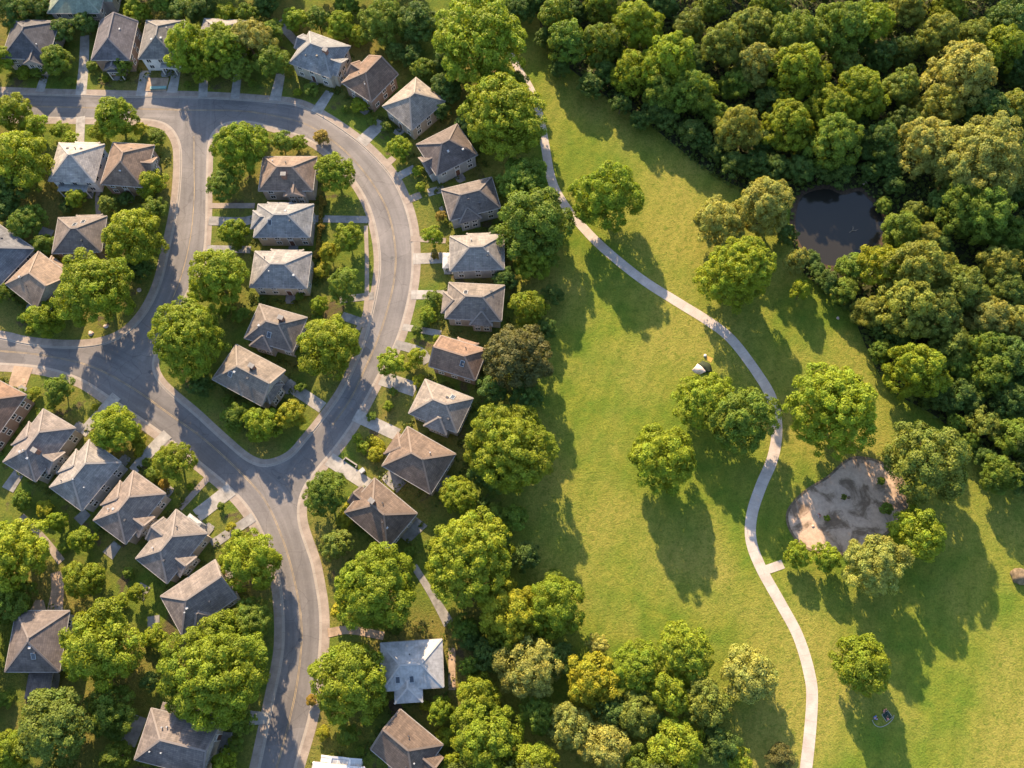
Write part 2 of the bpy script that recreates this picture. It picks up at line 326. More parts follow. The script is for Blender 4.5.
# driveways and garden paths: (px, py, width px)
DZ = .129
for pts, mat in [
    ([(85,36,9),(84,66,10),(81,95,11)],'drive'), ([(46,72,8),(40,92,9)],'drive'), ([(146,71,11),(142,96,12)],'drive'), ([(177,71,8),(172,93,11)],'drive'),
    ([(204,76,9),(203,98,9)],'drive'), ([(238,74,8),(235,99,9)],'drive'), ([(281,74,9),(275,101,12)],'drive'), ([(330,92,9),(316,113,12)],'drive'), ([(384,121,12),(361,143,14)],'drive'),
    ([(394,158,7),(385,166,8)],'sidewalk'), ([(415,168,8),(398,177,9)],'drive'), ([(421,195,8),(404,202,8)],'sidewalk'), ([(444,189,8),(428,193,9)],'drive'),
    ([(446,241,6),(411,239,6)],'sidewalk'), ([(446,258,12),(413,259,12)],'drive'), ([(447,295,10),(411,295,10)],'drive'), ([(441,334,7),(403,327,7)],'drive'),
    ([(428,363,10),(420,352,10),(395,344,9)],'patio'), ([(416,390,15),(381,378,15)],'drive'), ([(398,435,13),(355,415,13)],'drive'), ([(368,485,13),(329,459,14)],'drive'),
    ([(281,380,12),(323,408,12)],'drive'), ([(255,206,6),(210,206,6)],'sidewalk'), ([(255,219,9),(240,222,10),(209,221,10)],'patio'), ([(368,220,8),(313,219,8)],'patio'), ([(374,296,8),(340,300,8)],'patio'), ([(366,324,9),(342,316,9)],'patio'),
    ([(251,250,8),(207,249,8)],'patio'), ([(366,226,4),(367,265,4),(366,310,5),(358,330,5)],'sidewalk'),
    ([(80,147,9),(81,117,9)],'drive'), ([(99,219,5),(98,196,5),(102,185,5)],'sidewalk'), ([(52,236,12),(40,232,12)],'patio'),
    ([(82,434,11),(117,396,12)],'drive'), ([(133,471,10),(150,452,12),(168,434,12)],'drive'), ([(180,509,6),(211,475,7)],'sidewalk'), ([(197,516,15),(232,489,15)],'drive'), ([(212,545,10),(254,517,10)],'patio'),
    ([(14,396,18),(24,367,20)],'drive_tan'), ([(328,633,9),(350,630,8),(384,636,8)],'drive_tan'), ([(414,566,7),(428,588,7),(440,608,9),(449,624,11)],'patio'), ([(250,718,14),(270,718,10)],'drive'),
    ([(57,572,12),(58,590,13),(55,612,16)],'drive_tan'), ([(22,516,6),(45,540,7),(62,562,8)],'sidewalk'), ([(40,600,8),(38,615,20)],'drive_tan'), ([(20,472,12),(8,490,14)],'patio'), ([(88,512,10),(78,522,12)],'patio'), ([(118,544,10),(108,556,14)],'patio'), ([(146,585,12),(138,598,14)],'patio'), ([(160,622,14),(148,624,14)],'patio'),
    ([(140,716,16),(128,745,16)],'patio'), ([(226,732,14),(222,760,14)],'patio'), ([(430,478,18),(448,486,20)],'patio'), ([(404,540,12),(420,520,20)],'patio'), ([(452,648,7),(452,690,7)],'drive_tan'), ([(392,700,10),(400,716,14)],'soil'), ([(312,60,8),(285,30,8),(278,22,10)],'patio'), ([(509,300,8),(522,300,8)],'patio'),
  ]:
    DZ += .0012; ribbon('driveway' if mat.startswith('drive') else 'footpath', pts, DZ, mat, 4)
ribbon('patio', [(386,474,13),(394,481,15),(402,488,14)], .215, 'patio', 4)
ribbon('patio', [(146,85,16),(168,85,16)], .218, 'drive_tan', 2)
# park path with its spur
ribbon('park_path', [(509,52,7),(519,70,7),(531,90,7.5),(540,118,8),(545,145,8.5),(551,178,9),(560,198,9),(574,217,9),(600,245,9.5),(640,278,9.5),(679,303,10),(708,321,10),(731,339,10),(755,370,10),(771,397,10.5),(777,426,10.5),(773,457,11),(761,486,11),(752,514,11),(751,540,11),(761,568,11),(781,604,11),(798,636,11),(809,672,11.5),(812,703,11.5),(806,768,12),(798,810,12)], .035, 'park_path', 6, .04)
ribbon('park_path', [(763,571,9),(783,564,9)], .039, 'park_path', 2, .04)
# worn centre lines
def line(pts, off, w, z, mat, name='road_marking'):
    C = curve(pts, 8); G = gpts(C); N = normals(G); strip(name, G, N, off-w/2, off+w/2, z, mat)
A_mid = [(0,106),(60,107),(100,108),(185,110),(240,111),(275,116),(305,124),(330,139),(352,158),(373,184),(388,212),(395,245),(395,272),(390,300),(379,336),(363,373),(350,400),(332,426)]
C_mid = [(0,351),(40,355),(90,366),(134,389),(172,416),(205,440),(240,472),(266,502),(284,543),(295,583),(301,618),(301,650),(296,690),(287,730),(276,770)]
for L in (A_mid, C_mid):
    line(L, .11, .075, .019, 'line_yellow'); line(L, -.11, .075, .019, 'line_yellow')
line([(194,136),(194,165),(194,200),(190,240),(180,280),(163,318),(148,342)], 0, .12, .015, 'line_yellow')

# pond, dirt clearing
pond = soften(curve([(797,203),(807,192),(828,188),(843,194),(859,190),(868,197),(877,206),(884,220),(882,238),(868,252),(854,257),(842,266),(826,266),(811,258),(800,246),(794,228)], 6, True), 2, True)
PG = gpts(pond); PN = normals(PG, True)
sheet('pond_water', PG, .03, 'water')
strip('pond_bank', PG, PN, -.25, .9, .06, 'soil', True, z1=.01)
clear = soften(curve([(857,457),(880,462),(898,474),(907,492),(905,512),(892,528),(872,544),(850,553),(826,554),(803,546),(790,530),(787,515),(793,503),(808,489),(828,477),(843,463)], 6, True), 2, True)
CG = gpts(clear); CN = normals(CG, True)
sheet('dirt_clearing', CG, .03, 'packed_dirt')
strip('clearing_kerb', CG, CN, -.22, .22, .09, 'stone', True, skirt=0)

# ------------------------------------------------------------------ houses
def win_mesh():
    mb = MB(); w, h = .60, .62
    mb.box(-w, w, -.05, .07, -h, -h+.14); mb.box(-w, w, -.05, .07, h-.12, h); mb.box(-w, -w+.12, -.05, .07, -h+.14, h-.12); mb.box(w-.12, w, -.05, .07, -h+.14, h-.12)
    mb.box(-.035, .035, -.03, .05, -h+.14, h-.12)
    f = mb.mesh('window_frame', M['trim'])
    mb = MB(); mb.box(-w+.1, w-.1, -.04, .022, -h+.12, h-.1); p = mb.mesh('window_pane', M['glass'])
    return f, p
WF, WP = win_mesh()
def door_mesh():
    mb = MB(); mb.box(-.48, .48, -.03, .05, 0, 2.05); d = mb.mesh('door', M['door'])
    mb = MB(); mb.box(-.6, -.485, -.03, .09, 0, 2.18); mb.box(.485, .6, -.03, .09, 0, 2.18); mb.box(-.485, .485, -.03, .09, 2.06, 2.18); f = mb.mesh('door_frame', M['trim'])
    mb = MB(); mb.box(.34, .40, .05, .11, .95, 1.05); h = mb.mesh('door_handle', M['metal'])
    return d, f, h
DM, DF, DH = door_mesh()
CAMV = CAMLOC
plain('gutter', (.26,.24,.22), .6, .2)
def hip(mb, x0, x1, y0, y1, z0, pitch, kx=1.0, ends=(0, 0), th=.2, ridges=None):
    """hip roof over a rectangle; kx scales the ridge; ends=(a,b): 1 makes that end a gable. Returns the ridge ends."""
    w, d = x1-x0, y1-y0; zt = z0+th
    if w >= d:
        h = d/2*math.tan(pitch); rl = max(.15, (w-d)/2+d/2*(1-kx))
        a = Vector((x0+(0 if ends[0] else w/2-rl), (y0+y1)/2, zt+h)); b = Vector((x1-(0 if ends[1] else w/2-rl), (y0+y1)/2, zt+h))
    else:
        h = w/2*math.tan(pitch); rl = max(.15, (d-w)/2+w/2*(1-kx))
        a = Vector(((x0+x1)/2, y0+(0 if ends[0] else d/2-rl), zt+h)); b = Vector(((x0+x1)/2, y1-(0 if ends[1] else d/2-rl), zt+h))
    A, B, C, D = Vector((x0,y0,zt)), Vector((x1,y0,zt)), Vector((x1,y1,zt)), Vector((x0,y1,zt))
    def face(*ps):
        e = (ps[1]-ps[0]).normalized(); n = None
        nn = (ps[1]-ps[0]).cross(ps[2]-ps[0]).normalized(); u = nn.cross(e)
        uv = [((p-ps[0]).dot(e)+3.3*len(mb.f), (p-ps[0]).dot(u)) for p in ps]
        (mb.quad if len(ps) == 4 else mb.tri)(*ps, 0, uv)
    if w >= d: face(A, B, b, a); face(B, C, b); face(C, D, a, b); face(D, A, a)
    else: face(A, B, a); face(B, C, b, a); face(C, D, b); face(D, A, a, b)
    for q_, on in ((len(mb.f)-4+(3 if w >= d else 0), ends[0]), (len(mb.f)-4+(1 if w >= d else 2), ends[1])):
        if on: mb.m[q_] = 1
    dz = Vector((0,0,th))
    for p, q in ((A,B),(B,C),(C,D),(D,A)): mb.quad(p-dz, q-dz, q, p, 1)
    mb.quad(D-dz, C-dz, B-dz, A-dz, 1)
    if ridges is not None:
        if (a-b).length > .05: ridges.append((a, b))
        if w >= d: ridges += [(A,a),(D,a),(B,b),(C,b)]
        else: ridges += [(A,a),(B,a),(C,b),(D,b)]
    return a, b
HOUSES = {}
def house(key, c, wd, rot, roof, wall, label, ref, front='S', pitch=32, kx=1.0, wings=(), eave=4.45, chim=None, vents=3, porch=None, door=True, roofm='shingle', ends=(0, 0), nowin=False):
    """c: pixel of the eaves' centre, wd: eaves size in px, rot: screen degrees (clockwise) of the local x axis"""
    px, py = c; w, d = wd
    o = U(px, py, eave); e = 4.0
    a = math.radians(rot); qx = U(px+e*math.cos(a), py+e*math.sin(a), eave)-o; qy = U(px+e*math.sin(a), py-e*math.cos(a), eave)-o
    rz = math.atan2(qx.y, qx.x); w = w*qx.length/e; d = d*qy.length/e
    base = .10
    h = empty('house', (o.x, o.y, base), rz); he = eave-base
    tag(h, label, 'house', 'houses of the neighbourhood')
    ov = .5; x, y = w/2-ov, d/2-ov
    mb = MB(); mb.box(-x, x, -y, y, -.05, he+.05)
    wingroofs = []; walls = [('S',(0,-1),-x,x,-y),('N',(0,1),-x,x,y),('W',(-1,0),-y,y,-x),('E',(1,0),-y,y,x)]
    wings = [(sd, t, wf, max(pj, 1.0), max(dr, .9 if sd == 'N' else .25)) for sd, t, wf, pj, dr in wings]
    for (side, t, wf, proj, drop) in wings:      # side, position along it (-1..1), width fraction, projection m, height drop m
        L = (2*x if side in 'SN' else 2*y); ww = L*wf; cc = t*(L-ww)/2
        s = -1 if side in 'SW' else 1; r = (y if side in 'SN' else x)
        i0 = r*.35
        lo, hi = sorted((s*(r-i0), s*(r+proj)))
        if side in 'SN': X0, X1, Y0, Y1 = cc-ww/2, cc+ww/2, lo, hi
        else: X0, X1, Y0, Y1 = lo, hi, cc-ww/2, cc+ww/2
        if proj > .2: mb.box(X0+.003, X1-.003, Y0, Y1, -.04, he-drop-.01)
        wingroofs.append((side, X0-ov, X1+ov, Y0-(ov if s < 0 or side in 'EW' else 0), Y1+(ov if s > 0 or side in 'EW' else 0), he-drop+.02, s))
    wo = mb.build('wall', M['siding'], h); wo.color = (*wall, 1)
    ridges = []; rb = MB(); ra, rbv = hip(rb, -w/2, w/2, -d/2, d/2, he, R_(pitch), kx, ends, ridges=ridges)
    for (side, X0, X1, Y0, Y1, z, s) in wingroofs:
        # stretch the wing inwards so its roof dies into the main slope
        if side == 'S': Y1 = min(Y1+d*.25, d*.15)
        if side == 'N': Y0 = max(Y0-d*.25, -d*.15)
        if side == 'E': X0 = max(X0-w*.25, -w*.15)
        if side == 'W': X1 = min(X1+w*.25, w*.15)
        g_ = {'S': (1,0), 'N': (0,1), 'W': (1,0), 'E': (0,1)}[side] if sum(map(ord, key)) % 3 else (0,0)
        if (side in 'SN') != (X1-X0 < Y1-Y0): g_ = (0,0)
        hip(rb, X0, X1, Y0, Y1, z, R_(pitch-1), 1.0, g_, ridges=ridges)
    ro = rb.build('roof', [M[roofm], M['gutter']], h); roof = (roof[0]*.81, roof[1]*.79, roof[2]*.77); ro.color = (*roof, 1)
    if True:
        cb = MB()
        for p, q in ridges: cb.bar(p+Vector((0,0,.02)), q+Vector((0,0,.02)), .34, .10)
        co = cb.build('ridge_cap', M['ridge'], ro); co.color = (*roof, 1)
    top = max(ra.z, rbv.z); rr = random.Random(key)
    for k in range(vents):
        vx, vy = rr.uniform(-.3, .3)*w, rr.uniform(.12, .3)*d*rr.choice((-1, -1, 1)); vz = he+.2+(d/2-abs(vy))*math.tan(R_(pitch)) if w >= d else he+.2+min(d/2-abs(vy), w/2-abs(vx))*math.tan(R_(pitch))
        vz = he+.2+min(d/2-abs(vy), w/2-abs(vx)/max(.35, kx))*math.tan(R_(pitch))
        vb = MB(); 
        if rr.random() < .3 and w/2-abs(vx) > d/2-abs(vy)+.8:
            vb.box(-.42, .42, -.6, .6, -.1, .10, 0); vb.box(-.34, .34, -.52, .52, .10, .115, 1)
            sk_ = vb.build('skylight', [M['metal'], M['glass']], ro, (vx, vy, vz)); sk_.rotation_euler.x = R_(pitch)*(1 if vy < 0 else -1); continue
        if rr.random() < .5: vb.box(-.22, .22, -.22, .22, -.35, .22)
        else: vb.tube([(0,0,-.3),(0,0,.45)], [.09,.09], 8); vb.tube([(0,0,.45),(0,0,.55)], [.14,.14], 8)
        vb.build('roof_vent', M['dark_metal' if rr.random() < .5 else 'metal'], ro, (vx, vy, vz))
    if chim:
        cx, cy = chim[0]*w/2, chim[1]*d/2; cb = MB(); cb.box(-.5,.5,-.38,.38,-1.6,1.3); cb.box(-.58,.58,-.46,.46,1.3,1.45, 1)
        cz = he+.2+min(d/2-abs(cy), w/2-abs(cx))*math.tan(R_(pitch))
        cb.build('chimney', [M['brick_ch'], M['patio']], ro, (cx, cy, cz))
    # gutters along the eaves
    gb = MB()
    for (p, q) in (((-w/2,-d/2-.06),(w/2,-d/2-.06)),((-w/2,d/2+.06),(w/2,d/2+.06)),((-w/2-.06,-d/2),(-w/2-.06,d/2)),((w/2+.06,-d/2),(w/2+.06,d/2))):
        gb.bar((*p, he+.1), (*q, he+.1), .11, .12)
    gb.build('gutter', M['gutter'], ro)
    Mz = Matrix.Rotation(rz, 3, 'Z')
    for side, n, a0, a1, r in walls:
        wn = Mz @ Vector((n[0], n[1], 0)); view = (CAMV-o).normalized()
        if wn.dot(view) < -.02 and side != front: continue
        L = a1-a0; nn = max(2, int(L/2.7))
        for k in range(nn):
            u = a0+(k+.5)*L/nn+rr.uniform(-.15,.15)
            rows = [1.35, 3.25]
            isdoor = side == front and k == nn//2 and door
            for zz in rows:
                if nowin: continue
                if any(sd == side and pj > .2 and abs(u-tt*(L-L*wf_)/2) < L*wf_/2+.7 for sd, tt, wf_, pj, dr in wings): continue
                pos = (u, r+n[1]*.0, zz) if side in 'SN' else (r, u, zz)
                rzz = {'S': math.pi, 'N': 0, 'E': -math.pi/2, 'W': math.pi/2}[side]
                if isdoor and zz < 2:
                    dd = link('door', DM, h, (pos[0], pos[1], .1)); dd.rotation_euler.z = rzz
                    link('door_frame', DF, dd); link('handle', DH, dd)
                    sb = MB(); sb.box(-1., 1., .02, 1.5, -.1, .06); sb.box(-.8,.8,1.5,1.9,-.1,-.02); so = sb.build('front_step', M['patio'], h, pos[:2]+(.1,)); so.rotation_euler.z = rzz
                    continue
                if rr.random() < .08: continue
                wi = link('window', WP, h, pos); wi.rotation_euler.z = rzz
                link('frame', WF, wi)
    for (side, t, wf, proj, drop) in wings:
        n = {'S': (0,-1), 'N': (0,1), 'W': (-1,0), 'E': (1,0)}[side]; wn = Mz @ Vector((n[0], n[1], 0))
        if nowin or wn.dot((CAMV-o).normalized()) < -.02: continue
        L = (2*x if side in 'SN' else 2*y); ww = L*wf; cc = t*(L-ww)/2; rr_ = (y if side in 'SN' else x)+proj
        for du in ((-.9, .9) if ww > 3.4 else (0,)):
            for zz in ((1.35, 3.0) if drop < .7 else (1.35,)):
                pos = (cc+du, n[1]*rr_, zz) if side in 'SN' else (n[0]*rr_, cc+du, zz)
                wi = link('window', WP, h, pos); wi.rotation_euler.z = {'S': math.pi, 'N': 0, 'E': -math.pi/2, 'W': math.pi/2}[side]; link('frame', WF, wi)
    for (X0, X1, Y0, Y1, z, kind) in (porch or ()):
        # lean-to porch or flat-roofed annex in local metres relative to half sizes
        X0, X1 = [v*x if abs(v) <= 1 else math.copysign(x, v)+(v-math.copysign(1, v)) for v in (X0, X1)]
        Y0, Y1 = [v*y if abs(v) <= 1 else math.copysign(y, v)+(v-math.copysign(1, v)) for v in (Y0, Y1)]
        X0, X1 = sorted((X0, X1)); Y0, Y1 = sorted((Y0, Y1))
        pb = MB(); hip(pb, X0, X1, Y0, Y1, z, R_(12), 1.0, th=.14)
        po = pb.build('porch_roof', [M['shingle'] if kind != 'pale' else M['metal_roof'], M['trim']], h); po.color = (*(roof if kind != 'pale' else (.30,.30,.30)), 1)
        qb = MB()
        for (xx, yy) in ((X0+.2,Y0+.2),(X1-.2,Y0+.2),(X0+.2,Y1-.2),(X1-.2,Y1-.2)):
            if abs(xx) > x-.05 or abs(yy) > y-.05: 
                pb2 = MB(); pb2.box(-.08,.08,-.08,.08,-.05,z); pb2.build('porch_post', M['trim'], h, (xx, yy, 0))
        fb = MB(); fb.box(X0+.05, X1-.05, Y0+.05, Y1-.05, -.06, .12); fb.build('porch_floor', M['patio'], h, (0,0,0.003))
    HOUSES[key] = (px, py, max(wd)/2, ref); return h

GREY=(.13,.135,.145); DKGREY=(.085,.085,.095); BLUE=(.205,.215,.225); PALE=(.225,.215,.205); TAUPE=(.19,.165,.145); BROWN=(.14,.105,.08); RED=(.19,.125,.092); TAN=(.23,.175,.135); WHITE=(.40,.39,.37)
wT=(.33,.28,.23); wG=(.30,.30,.30); wW=(.62,.60,.57); wB=(.24,.17,.13); wC=(.42,.37,.30)
house('T0', (80,-10), (52,46), 0, (.20,.25,.20), wG, 'house with a worn pale green roof, cut off by the top left edge', 'the house cut by the top edge', pitch=24, wings=[('E',.2,.5,2.,.6)], vents=2)
house('T1', (31,40), (46,38), 2, DKGREY, wT, 'dark grey hip-roofed house, leftmost of the top row', "the top row's leftmost house", kx=.9, vents=3, wings=[('S',.7,.4,1.2,.4)])
house('T2', (115,41), (38,38), 0, (.125,.118,.13), wB, 'purple-grey hip-roofed house standing beside the long straight driveway', 'the purple-grey house', kx=.85, wings=[('S',.1,.45,1.4,1.8)], porch=[(-.3,.5,-1.2,-3.6,2.7,'roof')], ends=(0,1))
house('T3', (162,40), (39,38), 0, (.17,.165,.16), wW, 'grey-roofed house with a bright white front wall facing the top street', 'the white-fronted house', kx=.9, porch=[(0,.8,-1.1,-2.6,2.6,'pale')])
house('T4', (222,37), (44,34), 3, PALE, wT, 'pale-roofed house mostly hidden behind tall trees near the T-junction', 'the tree-hidden house')
house('B1', (320,55), (44,36), 20, BLUE, wC, 'large pale blue-grey roofed house, first on the outer bend', 'the blue-grey house on the bend', kx=.8, wings=[('E',-.5,.5,.0,.2),('W',.6,.4,.0,.1)], chim=(.45,-.1), vents=3)
house('B2', (370,79), (35,37), 33, RED if 0 else (.165,.115,.088), wB, 'brown hip-roofed house between two paler houses on the outer bend', 'the brown house on the bend', kx=.9, wings=[('W',0,.5,.6,.5)], vents=3, ends=(0,1))
house('B3', (414,104), (38,43), 39, (.25,.225,.20), wT, 'beige-grey hip-roofed house set diagonally on the outer bend', 'the diagonal beige house', kx=.95, vents=1)
house('B4', (447,150), (46,37), -27, (.125,.105,.10), wG, 'charcoal hip-roofed house with white-trimmed porch beside the giant bright tree', 'the charcoal house', kx=.9, wings=[('W',-.3,.5,1.0,.8)], vents=2)
house('E1', (471,199), (52,32), -14, (.135,.12,.115), wG, 'dark slate-brown roofed house, first of the east row below the charcoal house', 'the slate-brown house', vents=2, front='W', kx=.9, wings=[('S',-.45,.4,1.1,.5)])
house('E2', (477,253), (54,35), -2, PALE, wG, 'pale grey hip-roofed house with side porch, second of the east row', 'the pale grey house', kx=1.05, porch=[(-1.1,-3.2,-.7,.3,2.8,'pale')], front='W', wings=[('N',.1,.4,.3,.3)])
house('E3', (475,302), (56,36), 3, (.18,.16,.145), wT, 'grey-brown hip-roofed house, third of the east row', 'the grey-brown house', kx=1.0, wings=[('S',.5,.36,1.0,.5),('W',-.2,.55,.4,.4)], front='W')
house('E4', (458,358), (48,33), 17, (.205,.14,.105), wB, 'reddish-brown roofed house beside the dark bronze-tinted tree', 'the reddish-brown house', wings=[('N',.2,.4,.3,.3)], front='W', kx=.95, ends=(1,0))
house('E5', (441,406), (52,38), 22, (.235,.21,.19), wG, 'pale taupe hip-roofed house, just below the reddish-brown house', 'the pale taupe house', front='W', wings=[('S',.35,.42,1.1,.4)])
house('E6', (419,460), (56,47), 30, (.155,.118,.096), wT, 'brown hip-roofed house with dark side roof above the Y-junction', 'the brown Y-junction house', kx=.95, wings=[('W',.1,.5,1.2,.6)], front='W', vents=1)
house('E7', (381,513), (56,46), 40, (.13,.10,.083), wT, 'dark brown hip-roofed house right of the Y-junction, lowest of its row', 'the dark brown house', kx=.95, wings=[('W',-.2,.4,.8,.6)], chim=(-.35,.1), front='W')
house('S1', (412,665), (62,48), -4, (.40,.405,.41), wG, 'house with blue-white metal roof near the bottom centre', 'the blue-white metal roof', pitch=20, kx=.9, wings=[('S',-.25,.4,2.2,.2)], roofm='metal_roof', vents=3, eave=4.4)
house('S2', (407,747), (56,50), 40, (.13,.10,.083), wT, 'dark brown roofed house just below the blue-white metal roof', 'the bottom dark brown house', pitch=30, wings=[('E',.2,.45,1.2,.4)], vents=3, eave=4.8, ends=(1,0))
house('S3', (336,786), (52,44), 6, (.62,.63,.64), wW, 'white-roofed house mostly cut off by the bottom edge', 'the white roof at the bottom', pitch=26, wings=[('N',-.6,.35,1.0,.2),('N',.7,.35,1.0,.2)], eave=4.6)
house('I1', (288,174), (54,34), 0, (.19,.145,.118), wT, 'brown hip-roofed house at the top of the island row', "the island's top brown house", chim=(0,-.45), kx=1.0, wings=[('S',.55,.36,1.1,.5)])
house('I2', (284,221), (56,33), 0, BLUE, wT, 'pale blue-grey hip-roofed house, second from top in the island row', "the island's blue-grey house", kx=1.15, wings=[('W',.2,.5,.0,.2),('N',-.5,.4,.4,.2)], porch=[(-1.1,-2.6,-.2,.8,2.8,'pale')])
house('I3', (281,270), (57,36), 1, (.225,.222,.222), wC, 'light slate hip-roofed house, third from top in the island row', "the island's light slate house", kx=1.1, wings=[('N',.2,.55,.4,.2)])
house('I4', (276,328), (50,37), 16, (.16,.14,.128), wT, 'taupe-brown roofed house tilted slightly in the island row', "the island's tilted house", kx=1.0, chim=(.25,.35), wings=[('S',-.5,.4,1.1,.5)])
house('I5', (249,375), (56,42), 28, (.19,.165,.145), wT, 'wide grey-brown roofed house with long driveway, lowest in the island', "the island's lowest house", kx=1.0, wings=[('E',-.4,.5,1.2,.3)], chim=(.15,.3), front='E', ends=(0,1))
house('W1', (77,163), (46,38), 2, (.33,.315,.30), wW, 'white-roofed house with driveway to the top street', 'the white-roofed house', wings=[('N',.3,.5,.5,.2)], porch=[(-.8,.6,-1.1,-2.8,2.7,'pale')])
house('W2', (128,165), (42,42), 4, (.185,.135,.105), wB, 'brown hip-roofed house just right of the white-roofed house', 'the brown house by the corner', kx=.9, wings=[('E',.1,.4,.8,.6)])
house('W3', (80,235), (49,35), -2, (.155,.135,.125), wB, 'grey-brown roofed house left of two big round trees', 'the grey-brown corner house', kx=1.1, wings=[('S',.5,.36,1.0,.5),('N',.4,.5,.3,.3)])
house('W4', (38,280), (40,46), 38, (.215,.165,.13), wB, 'tan hip-roofed house set diagonally beside the largest round tree', 'the tan diagonal house', wings=[('N',.1,.5,.6,.4)], ends=(0,1))
house('W5', (-4,254), (50,52), 35, (.135,.145,.165), wG, 'dark blue-grey roofed house cut off by the left edge', 'the house at the left edge')
house('C0', (-12,412), (44,66), 28, RED, wB, 'reddish-brown roofed house cut off by the left edge below the street', 'the reddish house at the left edge', front='N')
house('C1', (40,445), (38,66), 31, (.19,.17,.165), wT, 'grey-brown long-roofed house, first whole house of the lower left row', "the lower row's first house", kx=1.0, front='N', chim=(.4,-.2), wings=[('E',-.35,.36,1.0,.5),('W',0,.4,.3,.3)])
house('C2', (86,475), (40,62), 36, (.225,.215,.21), wG, 'pale slate long-roofed house, second whole house of the lower left row', "the lower row's pale house", front='N', wings=[('W',.0,.45,.5,.3)], kx=.9)
house('C3', (130,507), (40,64), 36, (.19,.16,.145), wT, 'grey-brown long-roofed house, third of the lower left row', "the lower row's third house", front='N', wings=[('E',-.35,.36,1.0,.5),('W',.0,.45,.4,.3)], vents=3)
house('C4', (172,546), (40,64), 38, (.19,.17,.16), wT, 'grey-brown roofed house with white porch top, fourth of the lower left row', "the lower row's fourth house", front='N', porch=[(-.6,.3,1.1,2.3,2.7,'pale')], wings=[('E',-.35,.36,1.0,.5),('W',.2,.4,.3,.3)])
house('C5', (199,597), (66,44), -34, (.175,.155,.148), wG, 'grey-brown roofed house, last of the lower left row above the big tree', "the lower row's last house", front='E', wings=[('S',-.4,.4,.2,.2)], vents=3, ends=(0,1))
house('L1', (38,641), (54,60), 0, (.145,.125,.12), wT, 'dark grey-brown roofed house with rear annex at the left', 'the left house with annex', kx=1.0, porch=[(-.4,.6,-1.1,-6,2.6,'roof')], front='N', pitch=32, eave=4.8)
house('L2', (177,742), (70,54), 14, (.175,.155,.15), wT, 'wide grey-brown roofed house at the bottom left, cut by the edge', 'the wide house at the bottom', pitch=28, eave=4.8, front='E', vents=4, porch=[(-.9,.9,1.05,2.8,3.4,'roof')], ends=(0,1))

# ------------------------------------------------------------------ trees
def unit(v): return v/np.maximum(np.linalg.norm(v, axis=-1, keepdims=True), 1e-9)
def leaves(P, Nrm, size, r, tint):
    """one kite-shaped leaf clump face per point"""
    n = len(P); t = unit(np.cross(Nrm, unit(r.normal(size=(n,3))))); b = np.cross(Nrm, t)
    s = (size*r.uniform(.65, 1.35, n))[:, None]
    V = np.stack([P-t*s*.55, P+b*s*.38-Nrm*s*.10, P+t*s*.55-Nrm*s*.06, P-b*s*.38-Nrm*s*.10], 1).reshape(-1, 3)
    return V, np.repeat(tint, 4, 0)
def quads_mesh(name, V, tint, extra=None):
    me = bpy.data.meshes.new(name); F4 = np.arange(len(V)).reshape(-1, 4)
    if extra is not None:
        eV, eF, eT = extra; F4 = np.concatenate([F4, eF+len(V)]); V = np.concatenate([V, eV]); tint = np.concatenate([tint, eT])
    me.vertices.add(len(V)); me.vertices.foreach_set('co', V.astype(np.float32).ravel())
    me.loops.add(F4.size); me.loops.foreach_set('vertex_index', F4.ravel().astype(np.int32))
    me.polygons.add(len(F4)); me.polygons.foreach_set('loop_start', np.arange(0, F4.size, 4, dtype=np.int32))
    at = me.attributes.new('tint', 'FLOAT_COLOR', 'POINT')
    at.data.foreach_set('color', np.concatenate([tint, np.ones((len(tint), 1))], 1).astype(np.float32).ravel())
    me.materials.append(M['leaf']); me.update(calc_edges=True); return me
def sphere_q(c, rad, seg=10, rings=7):
    V = []; Fq = []
    for i in range(rings+1):
        th = math.pi*i/rings
        for k in range(seg):
            ph = 2*math.pi*k/seg; V.append((c[0]+rad[0]*math.sin(th)*math.cos(ph), c[1]+rad[1]*math.sin(th)*math.sin(ph), c[2]+rad[2]*math.cos(th)))
    for i in range(rings):
        for k in range(seg): Fq.append((i*seg+k, (i+1)*seg+k, (i+1)*seg+(k+1) % seg, i*seg+(k+1) % seg))
    return np.array(V), np.array(Fq)
